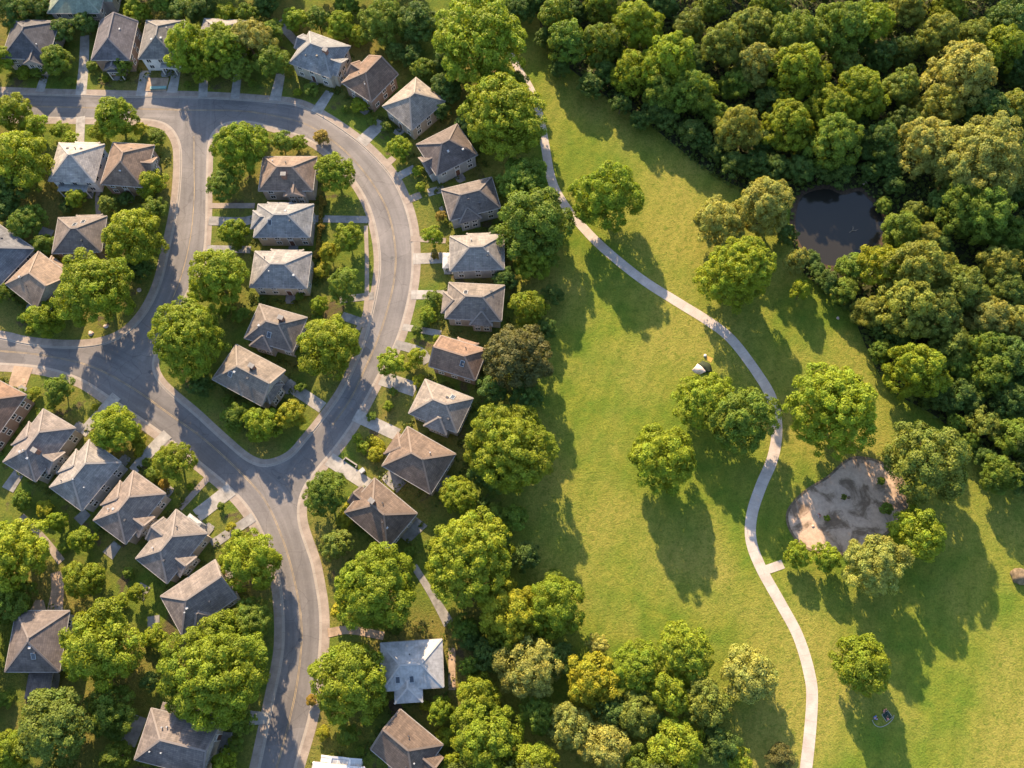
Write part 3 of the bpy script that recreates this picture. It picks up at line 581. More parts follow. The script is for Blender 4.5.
def crown_mesh(name, Rr, zc, vr, seed, leaf, nl, clump, dens=1.0, core=.80, spread=.52, gaps=.0):
    """crown of radius Rr centred at height zc: boughs (lobes) carrying leaf clumps carrying leaf faces"""
    r = np.random.default_rng(seed); lob = [((0,0,.10*Rr), .60*Rr)]
    for k in range(nl):
        a = 2*math.pi*(k+r.uniform(-.3,.3))/nl; q = spread*Rr*r.uniform(.90,1.05); lr = Rr*r.uniform(.28,.50)
        lob.append(((q*math.cos(a), q*math.sin(a), Rr*r.uniform(-.42,.20)), lr))
    for k in range(max(2, nl//2)):
        a = 2*math.pi*(k+r.uniform(-.3,.3))/max(2, nl//2)+.5; q = .28*Rr*r.uniform(.6,1.2)
        lob.append(((q*math.cos(a), q*math.sin(a), Rr*r.uniform(.28,.50)), Rr*r.uniform(.30,.42)))
    Vs, Ts, eV, eF, eT = [], [], [], [], []; off = 0
    C = np.array([l[0] for l in lob]); L = np.array([l[1] for l in lob])
    for i, (c, lr) in enumerate(lob):
        if gaps and r.uniform() < gaps and i: continue
        c = np.array(c); n = int(3.5*(lr/clump)**2)+6
        d = unit(r.normal(size=(n*2, 3))); d = d[d[:,2] > -.62][:n]
        P = c+d*lr*r.uniform(.76, 1.20, (len(d), 1))
        dist = np.linalg.norm(P[:,None]-C[None], axis=2)/L[None]; dist[:, i] = 9
        keep = dist.min(1) > .88; P, d = P[keep], d[keep]
        lt = r.uniform(.9, 1.12)
        for p, q in zip(P, d):
            rc = clump*r.uniform(.5, 1.35); m = max(12, int(62*dens*(rc/leaf)**2*.22))
            up = np.array([0,0,.45]); dd = unit(r.normal(size=(m,3))*.85+q*.95+up)
            pts = p+dd*rc*r.uniform(.62,1.16,(m,1))*np.array([1,1,.85]); nn = unit(dd+r.normal(size=(m,3))*.42)
            g = lt*r.uniform(.84,1.16); tb = g*r.uniform(.84,1.18,(m,1)); hue = r.normal(0,.05)+r.normal(0,.045,(m,1))
            tint = np.concatenate([tb*(1+hue), tb*(1+hue*.1), tb*(1-hue)], 1)
            v, t = leaves(pts, nn, leaf, r, np.clip(tint, .1, 3)); Vs.append(v); Ts.append(t)
        if core:      # inner foliage behind the outer clumps
            m = int(5.5*(lr/leaf)**2*core); q = unit(r.normal(size=(m,3))); P = c+q*lr*r.uniform(.50,.84,(m,1))
            v, t = leaves(P, unit(q+r.normal(size=(m,3))*.6), leaf*1.5, r, r.uniform(.75,1.15,(m,1))*np.ones((1,3))); Vs.append(v); Ts.append(t)
    V = np.concatenate(Vs); T = np.concatenate(Ts)
    sc = np.array([1,1,vr]); V = V*sc+np.array([0,0,zc])
    ex = None
    return quads_mesh(name, V, T, ex)
def trunk_mesh(name, hgt, rad, Rr, seed, mat='bark', limbs=5):
    r = random.Random(seed); mb = MB(); lean = (r.uniform(-.3,.3), r.uniform(-.3,.3))
    pts = [(lean[0]*t*t, lean[1]*t*t, hgt*t) for t in (0,.04,.25,.5,.75,1)]
    mb.tube([(p[0],p[1],p[2]-(.15 if i == 0 else 0)) for i, p in enumerate(pts)], [rad*1.6, rad*1.15, rad, rad*.8, rad*.6, rad*.25], 9)
    for k in range(limbs):
        a = 2*math.pi*(k+r.uniform(-.2,.2))/limbs; z0 = hgt*r.uniform(.32,.62); q = Rr*r.uniform(.45,.7)
        mb.tube([(lean[0]*.2,lean[1]*.2,z0), (q*.4*math.cos(a), q*.4*math.sin(a), z0+hgt*.12), (q*math.cos(a), q*math.sin(a), z0+hgt*.26)], [rad*.5, rad*.33, rad*.1], 6)
    return mb.mesh(name, M[mat], True)
def dims(Rr):
    """total height, crown centre height, vertical ratio for a crown radius"""
    vr = .95 if Rr < 3 else .88
    zc = .8+.12*Rr+.93*Rr*vr
    h = zc+.93*Rr*vr
    return h, zc, vr
CLASSES = [  # radius, leaf size, lobes, clump radius
  (1.2, .17, 4, .34), (2.4, .21, 6, .50), (4.0, .26, 8, .72), (6.0, .30, 9, .90), (8.6, .34, 12, 1.05)]
CROWN = {}
for ci, (Rr, lf, nl, cl) in enumerate(CLASSES):
    h, zc, vr = dims(Rr)
    for k in range(5):
        loose = k == 4
        cm = crown_mesh('crown', Rr, zc, vr, 100*ci+k, lf, nl, cl*(1.12 if k % 2 else .95), core=.42 if loose else .58, gaps=.3 if loose else 0, dens=.9 if loose else 1.15, spread=.50+.03*k)
        tm = trunk_mesh('trunk', zc+.35*Rr, (.055 if Rr > 3 else .045)*Rr, Rr, ci*10+k, 'bark', 6 if Rr > 2 else 4)
        CROWN[(ci, k)] = (cm, tm)
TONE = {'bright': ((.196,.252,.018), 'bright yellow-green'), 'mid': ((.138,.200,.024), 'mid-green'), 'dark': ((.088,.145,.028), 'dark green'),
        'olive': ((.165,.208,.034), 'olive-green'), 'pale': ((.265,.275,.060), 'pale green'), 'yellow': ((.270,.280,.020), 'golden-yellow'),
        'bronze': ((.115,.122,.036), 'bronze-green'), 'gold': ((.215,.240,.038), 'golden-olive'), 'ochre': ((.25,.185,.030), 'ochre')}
TREES = []
def tree(px, py, rpx, tone, label=None, ref=None, group=None, var=None, squash=1.0, tall=1.0, cat=None):
    r = random.Random(int(px*131+py*17+rpx)); shrub = rpx <= 9.5 if cat is None else cat == 'shrub'
    if shrub and tall == 1.0: tall = .66
    Rm = rpx*.93/ppm(px, py, 6)
    for _ in range(3):
        h, zc, vr = dims(Rm); Rm = rpx*.93/ppm(px, py, zc*tall)
    h, zc, vr = dims(Rm)
    ci = min(range(5), key=lambda i: abs(math.log(Rm/CLASSES[i][0]))); k = var if var is not None else r.randrange(4)
    cm, tm = CROWN[(ci, k)]; s = Rm/CLASSES[ci][0]; zh = dims(CLASSES[ci][0])[1]; sz = (zc*tall)/zh
    o = U(px, py, zc*tall)
    root = empty('shrub' if shrub else 'tree', (o.x, o.y, 0.0), r.uniform(0, 6.28)); root.scale = (s, s*r.uniform(.94,1.06), sz)
    c = link('crown', cm, root); tr = link('stem' if shrub else 'trunk', tm, root)
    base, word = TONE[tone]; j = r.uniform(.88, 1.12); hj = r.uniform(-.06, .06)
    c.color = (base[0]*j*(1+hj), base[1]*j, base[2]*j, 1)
    size = 'tiny' if rpx < 7 else 'small' if rpx < 13 else 'medium-sized' if rpx < 23 else 'large' if rpx < 37 else 'very large'
    tag(root, label, 'shrub' if shrub else 'tree', group)
    TREES.append(dict(o=root, px=px, py=py, r=rpx, size=size, word=word, kind='shrub' if shrub else 'tree', label=label, ref=ref)); return root
G1 = 'street and garden trees of the neighbourhood'; G2 = 'trees standing on the park meadow'; G3 = 'trees of the wood round the pond'; G4 = 'tree belt between the houses and the park'; G5 = 'grove at the bottom between houses and path'
NB = '''
12 8 20 dark|40 10 15 dark|20 28 12 mid|62 30 13 dark|84 24 13 dark|136 13 14 bright|165 3 13 mid|181 12 13 dark|228 15 13 bright|200 10 16 dark|247 14 13 mid|6 58 14 bright
38 70 8 mid|24 72 8 bright|56 60 16 mid|92 65 6 mid|123 66 10 mid|187 46 27 bright|219 46 27 bright|248 40 25 pale|272 60 19 mid|274 32 13 mid|236 68 16 mid|204 68 15 bright
295 19 14 bright|265 6 13 dark|317 18 14 mid|341 25 15 bright|346 6 13 mid|358 36 10 bright|383 22 24 mid|418 22 22 dark|396 52 11 dark
413 56 12 dark|424 70 13 mid|446 88 17 dark|450 58 17 dark|441 110 11 dark|311 89 8 mid|360 105 9 bright|400 147 13 bright|418 170 6 bright|421 186 6 bright|386 126 6 mid
239 147 27 bright|223 185 17 mid|281 143 12 mid|299 142 9 bright|335 172 20 bright|321 137 8 ochre|258 133 9 mid|233 232 14 bright|215 277 34 bright|188 336 42 bright|199 386 12 dark|241 316 9 mid
347 237 15 bright|329 252 11 yellow|342 285 19 mid|321 270 8 yellow|319 305 10 bright|327 345 33 bright|302 352 8 mid|236 417 14 mid|263 425 19 bright|290 415 15 yellow|323 203 4 ochre|321 227 4 ochre|318 254 5 ochre
432 237 11 bright|433 298 9 mid|428 315 9 bright|417 330 6 mid|391 363 15 bright|416 357 10 bright|418 380 6 yellow|388 406 6 bright|435 256 4 ochre|441 216 6 ochre
326 493 22 mid|336 544 17 olive|362 447 7 bright|376 454 8 yellow|355 566 9 dark|344 520 9 yellow
115 117 22 bright|12 112 20 bright|35 126 13 bright|18 160 34 bright|8 190 20 dark|60 129 9 bright|70 138 8 bright|97 132 9 bright|158 136 9 mid|151 183 15 bright|76 198 11 bright|107 204 10 olive|140 128 8 yellow
27 222 19 mid|6 208 15 dark|43 245 12 mid|132 236 32 bright|154 209 13 mid|95 290 41 bright|140 268 14 dark|45 318 18 bright|3 294 12 mid|22 317 6 mid|125 199 8 dark|66 262 6 yellow
59 389 14 mid|112 428 25 bright|138 441 9 yellow|175 461 20 bright|153 474 7 mid|22 393 5 mid|28 399 5 mid|36 392 5 bright|22 500 10 mid|57 521 10 bright|45 509 8 yellow|81 540 14 bright|11 555 40 bright|8 600 24 mid|249 560 31 bright|164 484 6 ochre|232 527 5 yellow
82 581 20 bright|137 593 10 bright|100 645 44 bright|155 637 12 bright|215 671 50 bright|113 713 25 mid|52 727 42 olive|150 682 10 dark|115 756 15 mid|10 752 22 bright|242 722 14 mid|234 746 8 mid|224 764 14 bright|165 660 8 yellow|5 700 8 mid
251 620 21 mid|233 642 12 bright|374 588 46 bright|347 683 43 bright|348 735 11 mid|323 733 7 yellow|466 557 50 bright|463 629 14 mid|440 711 14 bright|446 736 9 bright|470 666 11 mid|340 610 10 yellow|424 323 5 mid|437 338 4 bright|408 367 5 bright|393 391 4 mid|371 416 5 mid|357 438 5 bright|52 404 5 mid|95 407 4 yellow|147 462 5 mid|190 487 4 bright|221 506 4 mid|100 526 6 dark|64 547 5 mid|128 573 6 mid|121 602 7 bright|146 641 6 mid|70 80 5 mid|105 79 4 bright|187 84 4 mid|252 83 4 mid|297 92 5 bright|345 109 4 mid|372 122 5 mid|403 160 4 bright|237 247 5 mid|224 312 6 mid|262 300 5 dark|300 296 5 mid|318 318 5 mid|300 386 6 mid|228 400 6 mid|66 207 7 dark|30 330 5 bright|55 268 6 mid|410 552 6 mid|402 575 7 dark|430 545 6 mid|442 560 6 dark|395 628 6 mid|425 706 5 yellow|380 710 6 mid|360 752 5 mid|459 496 20 bright|494 516 14 mid|474 442 12 olive|312 700 6 ochre'''
BELT = '''
478 38 49 bright|503 115 45 bright|470 128 15 dark|523 178 27 mid|534 222 37 mid|532 264 18 bright|553 294 11 dark|530 307 20 bright|520 355 38 bronze|491 390 15 dark|526 396 18 dark|512 447 43 bright|518 10 17 dark|537 -2 18 dark|497 478 16 dark
525 556 16 dark|547 262 12 mid|506 278 12 dark|547 328 11 dark|503 417 15 mid|482 506 10 dark|480 472 12 dark|513 517 14 mid|500 548 12 dark|553 580 11 mid|470 640 11 dark|514 84 14 mid|455 150 10 dark|497 236 10 dark|508 612 32 yellow|554 606 31 bright|528 668 34 pale|591 680 27 yellow|490 654 16 dark|480 697 24 bright|488 738 36 bright|537 712 20 mid|570 729 25 pale|604 748 27 pale|536 768 26 bright|453 762 10 bright
637 712 24 olive|636 666 25 bright|598 645 12 pale|685 651 28 bright|668 690 24 bright|706 706 26 olive|748 674 29 pale|678 748 30 bright|738 762 14 bright|779 757 14 bronze|718 745 20 dark|640 770 24 mid|508 640 14 mid|560 660 16 dark|612 712 18 dark|655 720 14 dark|535 634 10 mid'''
MEADOW = [
 (607,196,35,'bright','large broad bushy tree on the meadow, above the upper bend of the path','the lone upper meadow tree'),
 (704,402,31,'bright','airy bright tree with its forked trunk showing, left of the path bend','the airy forked meadow tree'),
 (743,418,34,'mid','large dense tree overhanging the left side of the path bend','the dense tree at the path bend'),
 (663,457,33,'bright','round bright tree, lower left of the three-tree meadow cluster','the round meadow tree'),
 (836,405,48,'bright','very large broad tree on the meadow directly above the dirt clearing','the broad tree above the clearing'),
 (928,461,40,'olive','large olive-green tree at the right rim of the dirt clearing','the big tree at the clearing'),
 (921,532,28,'bright','round bright green tree at the lower right rim of the dirt clearing','the round tree at the clearing'),
 (877,564,33,'pale','pale yellow-green tree at the bottom rim of the dirt clearing','the pale tree at the clearing'),
 (826,557,16,'bright','small bushy tree between the path spur and the pale clearing tree',None),
 (797,554,13,'bright','small bushy tree right beside the end of the path spur',None),
 (862,663,29,'bright','lone bright tree on the lower right meadow beside the seated people','the lone lower meadow tree'),
 (720,222,26,'pale','slender pale tree left of the pond, leftmost of its clump',None),
 (764,205,29,'pale','tall pale tree immediately left of the pond','the tall pale tree left of the pond'),
 (738,272,40,'bright','large bright tree between the path and the pond','the big tree left of the pond'),
 (797,261,12.5,'pale','slim pale sapling with leaning bare stem just below the pond',None),
 (801,291,9,'bright','little bent sapling on the grass further below the pond',None),
 (786,234,12,'dark','small dark bush hugging the left bank of the pond',None),
 (812,256,8,'dark','dark low shrub at the lower left bank of the pond',None)]
WOOD = '''
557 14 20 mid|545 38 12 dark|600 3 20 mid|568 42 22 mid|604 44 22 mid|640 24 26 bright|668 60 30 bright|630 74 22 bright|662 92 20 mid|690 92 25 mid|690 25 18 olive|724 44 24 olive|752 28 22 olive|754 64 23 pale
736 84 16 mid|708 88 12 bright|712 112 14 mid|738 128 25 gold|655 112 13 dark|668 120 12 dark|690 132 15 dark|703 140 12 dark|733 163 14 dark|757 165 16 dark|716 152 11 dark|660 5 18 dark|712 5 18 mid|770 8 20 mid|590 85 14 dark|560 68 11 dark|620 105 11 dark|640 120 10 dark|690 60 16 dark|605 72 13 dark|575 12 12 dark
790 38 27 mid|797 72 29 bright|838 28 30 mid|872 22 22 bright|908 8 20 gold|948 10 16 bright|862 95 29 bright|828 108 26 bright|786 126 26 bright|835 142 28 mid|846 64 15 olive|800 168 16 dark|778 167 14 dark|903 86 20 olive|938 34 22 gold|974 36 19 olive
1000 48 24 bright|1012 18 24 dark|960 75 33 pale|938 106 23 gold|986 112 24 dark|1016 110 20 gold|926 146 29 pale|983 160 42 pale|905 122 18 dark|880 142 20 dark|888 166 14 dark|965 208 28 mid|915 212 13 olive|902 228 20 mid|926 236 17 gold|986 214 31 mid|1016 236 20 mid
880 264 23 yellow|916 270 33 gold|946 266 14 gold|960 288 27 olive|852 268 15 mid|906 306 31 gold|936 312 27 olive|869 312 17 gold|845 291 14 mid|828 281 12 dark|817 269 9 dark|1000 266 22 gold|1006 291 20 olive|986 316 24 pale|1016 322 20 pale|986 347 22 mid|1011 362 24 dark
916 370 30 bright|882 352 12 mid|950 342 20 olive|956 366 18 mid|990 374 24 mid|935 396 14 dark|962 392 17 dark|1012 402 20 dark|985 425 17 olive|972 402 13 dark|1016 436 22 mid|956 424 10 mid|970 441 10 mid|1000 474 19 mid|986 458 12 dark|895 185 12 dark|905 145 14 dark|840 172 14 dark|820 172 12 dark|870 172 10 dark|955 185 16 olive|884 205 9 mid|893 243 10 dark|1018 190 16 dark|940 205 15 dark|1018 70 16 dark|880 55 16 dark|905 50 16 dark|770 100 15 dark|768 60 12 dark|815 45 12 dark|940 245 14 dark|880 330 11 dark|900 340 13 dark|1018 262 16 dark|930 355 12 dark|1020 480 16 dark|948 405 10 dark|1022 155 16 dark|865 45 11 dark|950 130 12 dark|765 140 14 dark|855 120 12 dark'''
NAMED = {(985-2,160): ('huge pale green tree midway between pond and right edge','the huge pale tree'), (906,306): ('largest golden-olive tree below right of the pond','the largest golden tree'),
 (738,128): ('tawny golden-olive tree at the wood edge, above left of the pond','the tawny tree'), (668,60): ('large bright tree at the front of the wood, up from the meadow','the bright wood-front tree'),
 (862,95): ('large bright tree directly above the pond','the bright tree above the pond'), (960,75): ('large pale tree in the upper right wood','the upper right pale tree'), (916,370): ('bright round tree at the lower left tip of the right-hand wood','the wood-tip tree'),
 (838,28): ('large mid-green tree near the top edge straight above the pond','the tall top-edge tree'), (478,38): ('very large bright tree at the top, where the park path begins','the path-start giant tree'),
 (503,115): ('very large bright tree overhanging the upper path, beside the charcoal house','the giant tree over the path'), (520,355): ('dark bronze-tinted round tree beside the reddish-brown house','the bronze-tinted tree'),
 (528,668): ('pale creamy-green round tree in the bottom grove, right of the metal roof','the pale creamy grove tree'), (591,680): ('golden-yellow round tree in the bottom grove','the golden grove tree'), (748,674): ('pale yellow-tipped tree at the right end of the bottom grove','the pale tree near the path'),
 (95,290): ('largest round tree on the left corner block, above the street bend','the largest corner tree'), (188,336): ('very large round tree at the left tip of the island','the round tree at the island tip'),
 (215,671): ('very large broad tree left of the lower street, lowest big crown','the broadest lower left tree'), (327,345): ('large bright tree by the inner side of the long curved street','the bright island street tree'),
 (986,316): ('pale green tree near the right edge, halfway down','the pale right-edge tree'), (685,651): ('large bright tree at the upper edge of the bottom grove','the top tree of the grove')}
def plant(txt, group):
    for it in txt.replace('\n', '|').split('|'):
        if not it.strip(): continue
        x, y, r, tn = it.split(); x, y, r = float(x), float(y), float(r)
        nm = NAMED.get((x, y), (None, None))
        v = 4 if group == G1 and (x, y) in ((248, 40), (342, 285)) else None
        tree(x, y, r, tn, nm[0], nm[1], group, var=v, tall=1.2 if group == G3 and r > 18 else 1.0)
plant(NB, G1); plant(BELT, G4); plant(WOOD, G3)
for (x, y, r, tn, lab, ref) in MEADOW:
    tree(x, y, r, tn, lab, ref, G2, var={(704,402): 4, (1,1): 4}.get((x, y)), tall=1.6 if 'sapling' in lab else 1.0 if x == 704 else 1.15 if r > 25 else 1.0)
# a label that singles out each remaining tree: look + direction from the nearest thing one can find
LM = [(v[0], v[1], v[2], v[3]) for v in HOUSES.values()] + [(t['px'], t['py'], t['r'], t['ref']) for t in TREES if t['ref']]
LM += [(840,228,40,'the pond'), (848,505,55,'the dirt clearing'), (195,112,16,'the T-junction'), (290,492,22,'the Y-junction'), (138,362,20,'the left junction'), (1024,0,12,'the top right corner'),
       (0,0,12,'the top left corner'), (0,768,12,'the bottom left corner'), (773,567,8,'the path spur'), (808,745,10,"the path's lower end")]
DIRS = ['right of','below right of','below','below left of','left of','above left of','above','above right of']
todo = {}
for t in TREES:
    if t['label']: continue
    best = sorted(LM, key=lambda l: max(0, math.hypot(l[0]-t['px'], l[1]-t['py'])-l[2]) + .001*math.hypot(l[0]-t['px'], l[1]-t['py']))[:3]
    t['opts'] = [(l[3], DIRS[int(round(math.degrees(math.atan2(t['py']-l[1], t['px']-l[0]))/45)) % 8], math.hypot(l[0]-t['px'], l[1]-t['py'])) for l in best]
pend = [t for t in TREES if not t['label']]; used = set()
for q in (0, 1, 2):          # prefer the nearest landmark; trees that share it exactly try the next ones
    groups = {}
    for t in pend: groups.setdefault((t['size'], t['word'], t['kind'], *t['opts'][q][:2]), []).append(t)
    rest = []
    for k, g in groups.items():
        if len(g) == 1 and k not in used and not any(k == (u['size'], u['word'], u['kind'], *u['opts'][0][:2]) for u in TREES if 'opts' in u and u is not g[0]):
            used.add(k); g[0]['o']['label'] = f'{k[0]} {k[1]} {k[2]} {k[4]} {k[3]}'
        else: rest += g
    pend = rest
groups = {}
for t in pend: groups.setdefault((t['size'], t['word'], t['kind'], *t['opts'][0][:2]), []).append(t)
for k, g in groups.items():
    g.sort(key=lambda t: t['opts'][0][2]); n = len(g)
    al = [u for u in TREES if 'opts' in u and (u['size'], u['word'], u['kind'], *u['opts'][0][:2]) == k]; al.sort(key=lambda t: t['opts'][0][2]); n = len(al)
    for t in g:
        i = al.index(t); rk = ['nearest', 'second nearest', 'third nearest', 'fourth nearest'][i] if i < n-1 or n == 1 else 'farthest'
        if n == 2: rk = 'nearer' if i == 0 else 'farther'
        num = {1: '', 2: 'two ', 3: 'three ', 4: 'four ', 5: 'five '}.get(n, '')
        t['o']['label'] = f'{rk} of {num}{k[0]} {k[1]} {k[2]}s {k[4]} {k[3]}' if n > 1 else f'{k[0]} {k[1]} {k[2]} close by, {k[4]} {k[3]}'

# understorey of the wood and trees beyond the frame, each one mass
def in_poly(P, poly):
    x, y = P[:,0], P[:,1]; ins = np.zeros(len(P), bool); n = len(poly)
    for i in range(n):
        x1, y1 = poly[i-1]; x2, y2 = poly[i]; c = ((y1 > y) != (y2 > y)) & (x < (x2-x1)*(y-y1)/((y2-y1) or 1e-9)+x1); ins ^= c
    return ins
def scatter(name, poly_px, n, hmax, leaf, col, seed, holes=()):
    r = np.random.default_rng(seed); poly = [tuple(U(*p)[:2]) for p in poly_px]; a = np.array(poly); lo, hi = a.min(0), a.max(0)
    Q = r.uniform(lo, hi, (n*4, 2)); k = in_poly(Q, poly)
    for h in holes: k &= ~in_poly(Q, [tuple(g[:2]) for g in h])
    Q = Q[k][:n]; big = np.sin(Q[:,0]*.31+1.3)*np.sin(Q[:,1]*.27)+np.sin(Q[:,0]*.9)*np.sin(Q[:,1]*.83+2)
    z = hmax*np.clip(.45+.3*big+r.normal(0,.2,len(Q)), .05, 1.2); P = np.concatenate([Q, z[:,None]], 1)
    nn = unit(np.array([0,0,1.])+r.normal(size=(len(P),3))*.55); tb = r.uniform(.7,1.3,(len(P),1))*np.array([[1,1,1]])
    V, T = leaves(P, nn, leaf, r, tb); o = link(name, quads_mesh(name, V, T)); o.color = (*col, 1); return tag(o, kind='stuff')
r = np.random.default_rng(21); Ps = []
for (x0, y0, hw, rf), ob in zip(HOUSES.values(), [o for o in COL.objects if o.name.split('.')[0] == 'house' and o.parent is None]):
    wl = [c for c in ob.children if c.name.startswith('wall')][0]; bb = np.array([v[:] for v in wl.bound_box]); hx, hy = np.abs(bb[:,0]).max(), np.abs(bb[:,1]).max()
    n = 1500; u = r.uniform(-1, 1, n); side = r.integers(0, 4, n); off = np.abs(r.normal(0, .8, n))+.15
    lx = np.where(side < 2, u*(hx+1.5), np.where(side == 2, hx+off, -hx-off)); ly = np.where(side >= 2, u*(hy+1.5), np.where(side == 0, hy+off, -hy-off))
    c, sn = math.cos(ob.rotation_euler.z), math.sin(ob.rotation_euler.z); X = ob.location.x+c*lx-sn*ly; Y = ob.location.y+sn*lx+c*ly
    m = np.sin(X*1.15+1)*np.sin(Y*1.3+.4)+.6*np.sin(X*2.3)*np.cos(Y*2.1); k = m > .12; z = .1+np.clip((m-.1)*.75, .03, .9)*r.uniform(.5, 1.1, n)
    Ps.append(np.stack([X, Y, z], 1)[k])
P = np.concatenate(Ps); nn = unit(np.array([0,0,.9])+r.normal(size=P.shape)*.6); hue = r.uniform(.8, 1.5, (len(P),1))
T0 = r.uniform(.7, 1.3, (len(P),1))*np.concatenate([hue, np.ones_like(hue), np.ones_like(hue)], 1); V, T = leaves(P, nn, .36, r, T0)
o = link('garden_plants', quads_mesh('garden_plants', V, T)); o.color = (.085,.125,.022,1); tag(o, 'low mixed planting in the beds along the house walls', 'garden plants', kind='stuff')
PGo = [g+n*(.35) for g, n in zip(PG, PN)]
o = scatter('undergrowth', [(548,0),(552,48),(605,98),(655,132),(705,172),(745,196),(790,206),(792,268),(825,295),(850,316),(888,392),(935,420),(985,466),(1060,515),(1060,-20),(700,-40)], 26000, 1.4, .8, (.095,.135,.026), 3, [PGo])
tag(o, 'low dark green undergrowth covering the floor of the wood', 'undergrowth')
r = np.random.default_rng(11); Vs, Ts, eVs, eFs, eTs = [], [], [], [], []
spots = [(x, y) for x in range(-40, 1100, 62) for y in (-34,) ] + [(1062, y) for y in range(-40, 460, 70)] + [(-42, y) for y in (40, 110, 170, 560, 640, 720)] + [(470+60*k, 806) for k in range(4)] + [(60, 806), (130, 812), (210, 806)]
verts, fcs, tin = [], [], []; off = 0
for i, (x, y) in enumerate(spots):
    me = CROWN[(3, i % 4)][0]; n = len(me.vertices); co = np.empty(n*3, np.float32); me.vertices.foreach_get('co', co); co = co.reshape(-1, 3)
    fi = np.empty(len(me.loops), np.int32); me.loops.foreach_get('vertex_index', fi); tc = np.empty(n*4, np.float32); me.attributes['tint'].data.foreach_get('color', tc)
    p = U(x, y, 6); s = r.uniform(.8, 1.15); verts.append(co*s+np.array([p.x+r.uniform(-2,2), p.y+r.uniform(-2,2), 0])); fcs.append(fi.reshape(-1,4)+off); tin.append(tc.reshape(-1,4)[:,:3]*r.uniform(.8,1.2)); off += n
bw = quads_mesh('woodland', np.zeros((0,3)), np.zeros((0,3)), (np.concatenate(verts), np.concatenate(fcs), np.concatenate(tin)))
wo = link('woodland', bw); wo.color = (.07,.10,.018,1); tag(wo, 'mass of trees continuing beyond the edges of the view', 'woodland', kind='stuff')

# ------------------------------------------------------------------ people and small things on the grass
def person(px, py, rz, pose, shirt, legs, label, z=.02, group=None, lie=False):
    """one skinned body; sitting with the legs stretched out or drawn in, local +x is ahead"""
    p = U(px, py, .3); root = empty('person', (p.x, p.y, z), rz); tag(root, label, 'person', group); root.scale = (1.2,)*3
    if pose == 'sit':   J = dict(pel=(0,0,.13), ch=(-.06,0,.42), nk=(-.05,0,.60), hd=(-.01,0,.76), shl=(-.05,.19,.54), ell=(-.16,.30,.30), hal=(-.24,.30,.06), shr=(-.05,-.19,.54), elr=(.14,-.26,.34), har=(.34,-.16,.28), hil=(.04,.10,.13), knl=(.46,.13,.34), anl=(.76,.13,.07), tol=(.92,.14,.06), hir=(.04,-.10,.13), knr=(.48,-.11,.14), anr=(.90,-.10,.08), tor=(.98,-.11,.20))
    else:               J = dict(pel=(0,0,.13), ch=(.08,0,.40), nk=(.16,0,.56), hd=(.24,0,.70), shl=(.12,.19,.52), ell=(.26,.26,.30), hal=(.44,.10,.22), shr=(.12,-.19,.52), elr=(.26,-.26,.30), har=(.44,-.08,.20), hil=(.04,.10,.13), knl=(.40,.28,.16), anl=(.22,.02,.08), tol=(.34,-.06,.06), hir=(.04,-.10,.13), knr=(.42,-.26,.16), anr=(.30,.06,.08), tor=(.42,.14,.06))
    def skin(name, chain, rad, mat, parent):
        ks = []; E = []
        for c in chain:
            for i, k in enumerate(c):
                if k not in ks: ks.append(k)
                if i: E.append((ks.index(c[i-1]), ks.index(k)))
        me = bpy.data.meshes.new(name); me.from_pydata([J[k] for k in ks], E, []); me.materials.append(M[mat]); o = link(name, me, parent)
        md = o.modifiers.new('skin', 'SKIN'); md.use_smooth_shade = True
        for i, k in enumerate(ks): me.skin_vertices[0].data[i].radius = (rad[k],)*2
        me.skin_vertices[0].data[0].use_root = True
        o.modifiers.new('sub', 'SUBSURF').levels = 1; return o
    if not any(True for _ in ()): pass
    rad = dict(pel=.135, ch=.15, nk=.055, hd=.075, shl=.075, ell=.048, hal=.03, shr=.075, elr=.048, har=.03, hil=.09, knl=.062, anl=.042, tol=.035, hir=.09, knr=.062, anr=.042, tor=.035)
    ch = [('pel','ch','nk'),('nk','hd'),('ch','shl','ell','hal'),('ch','shr','elr','har'),('pel','hil','knl','anl','tol'),('pel','hir','knr','anr','tor')]
    skin('body', ch, rad, 'skin', root)
    r2 = {k: v+.018 for k, v in rad.items()}
    skin('shirt', [('pel','ch'),('ch','shl','ell'),('ch','shr','elr')], r2, shirt, root)
    skin('trousers', [('pel','hil','knl','anl'),('pel','hir','knr','anr')], r2, legs, root)
    hb = MB(); hd = Vector(J['hd'])+Vector((0,0,.02)); V, Fq = sphere_q(hd, (.105,.085,.125), 14, 10); hb.v = [tuple(v) for v in V]; hb.f = [tuple(f) for f in Fq]; hb.m = [0]*len(Fq); hb.uv = [[(0,0)]*4]*len(Fq)
    hb.build('head', M['skin'], root, smooth=True)
    kb = MB(); V, Fq = sphere_q(hd+Vector((-.022,0,.022)), (.108,.096,.128), 14, 10); kb.v = [tuple(v) for v in V]; kb.f = [tuple(f) for f in Fq]; kb.m = [0]*len(Fq); kb.uv = [[(0,0)]*4]*len(Fq)
    kb.build('hair', M['hair'], root, smooth=True)
    return root
def screen_rz(px, py, deg):
    a = U(px, py); b = U(px+5*math.cos(R_(deg)), py+5*math.sin(R_(deg))); return math.atan2(b.y-a.y, b.x-a.x)
p = U(887, 716); rz = screen_rz(887, 716, 55)
bl = empty('picnic_blanket', (p.x, p.y, .03), rz); mb = MB()
n = 9; r = random.Random(5); hz = {(i, j): .012+.03*r.random() for i in range(n+1) for j in range(n+1)}
for i in range(n):
    for j in range(n):
        P = lambda a, b: (-.6+1.2*a/n+.05*math.sin(b*1.3), -.62+1.24*b/n+.04*math.sin(a*1.7), hz[(a, b)]); mb.quad(P(i,j), P(i+1,j), P(i+1,j+1), P(i,j+1))
mb.build('cloth', M['cloth_green'], bl); eb = MB()
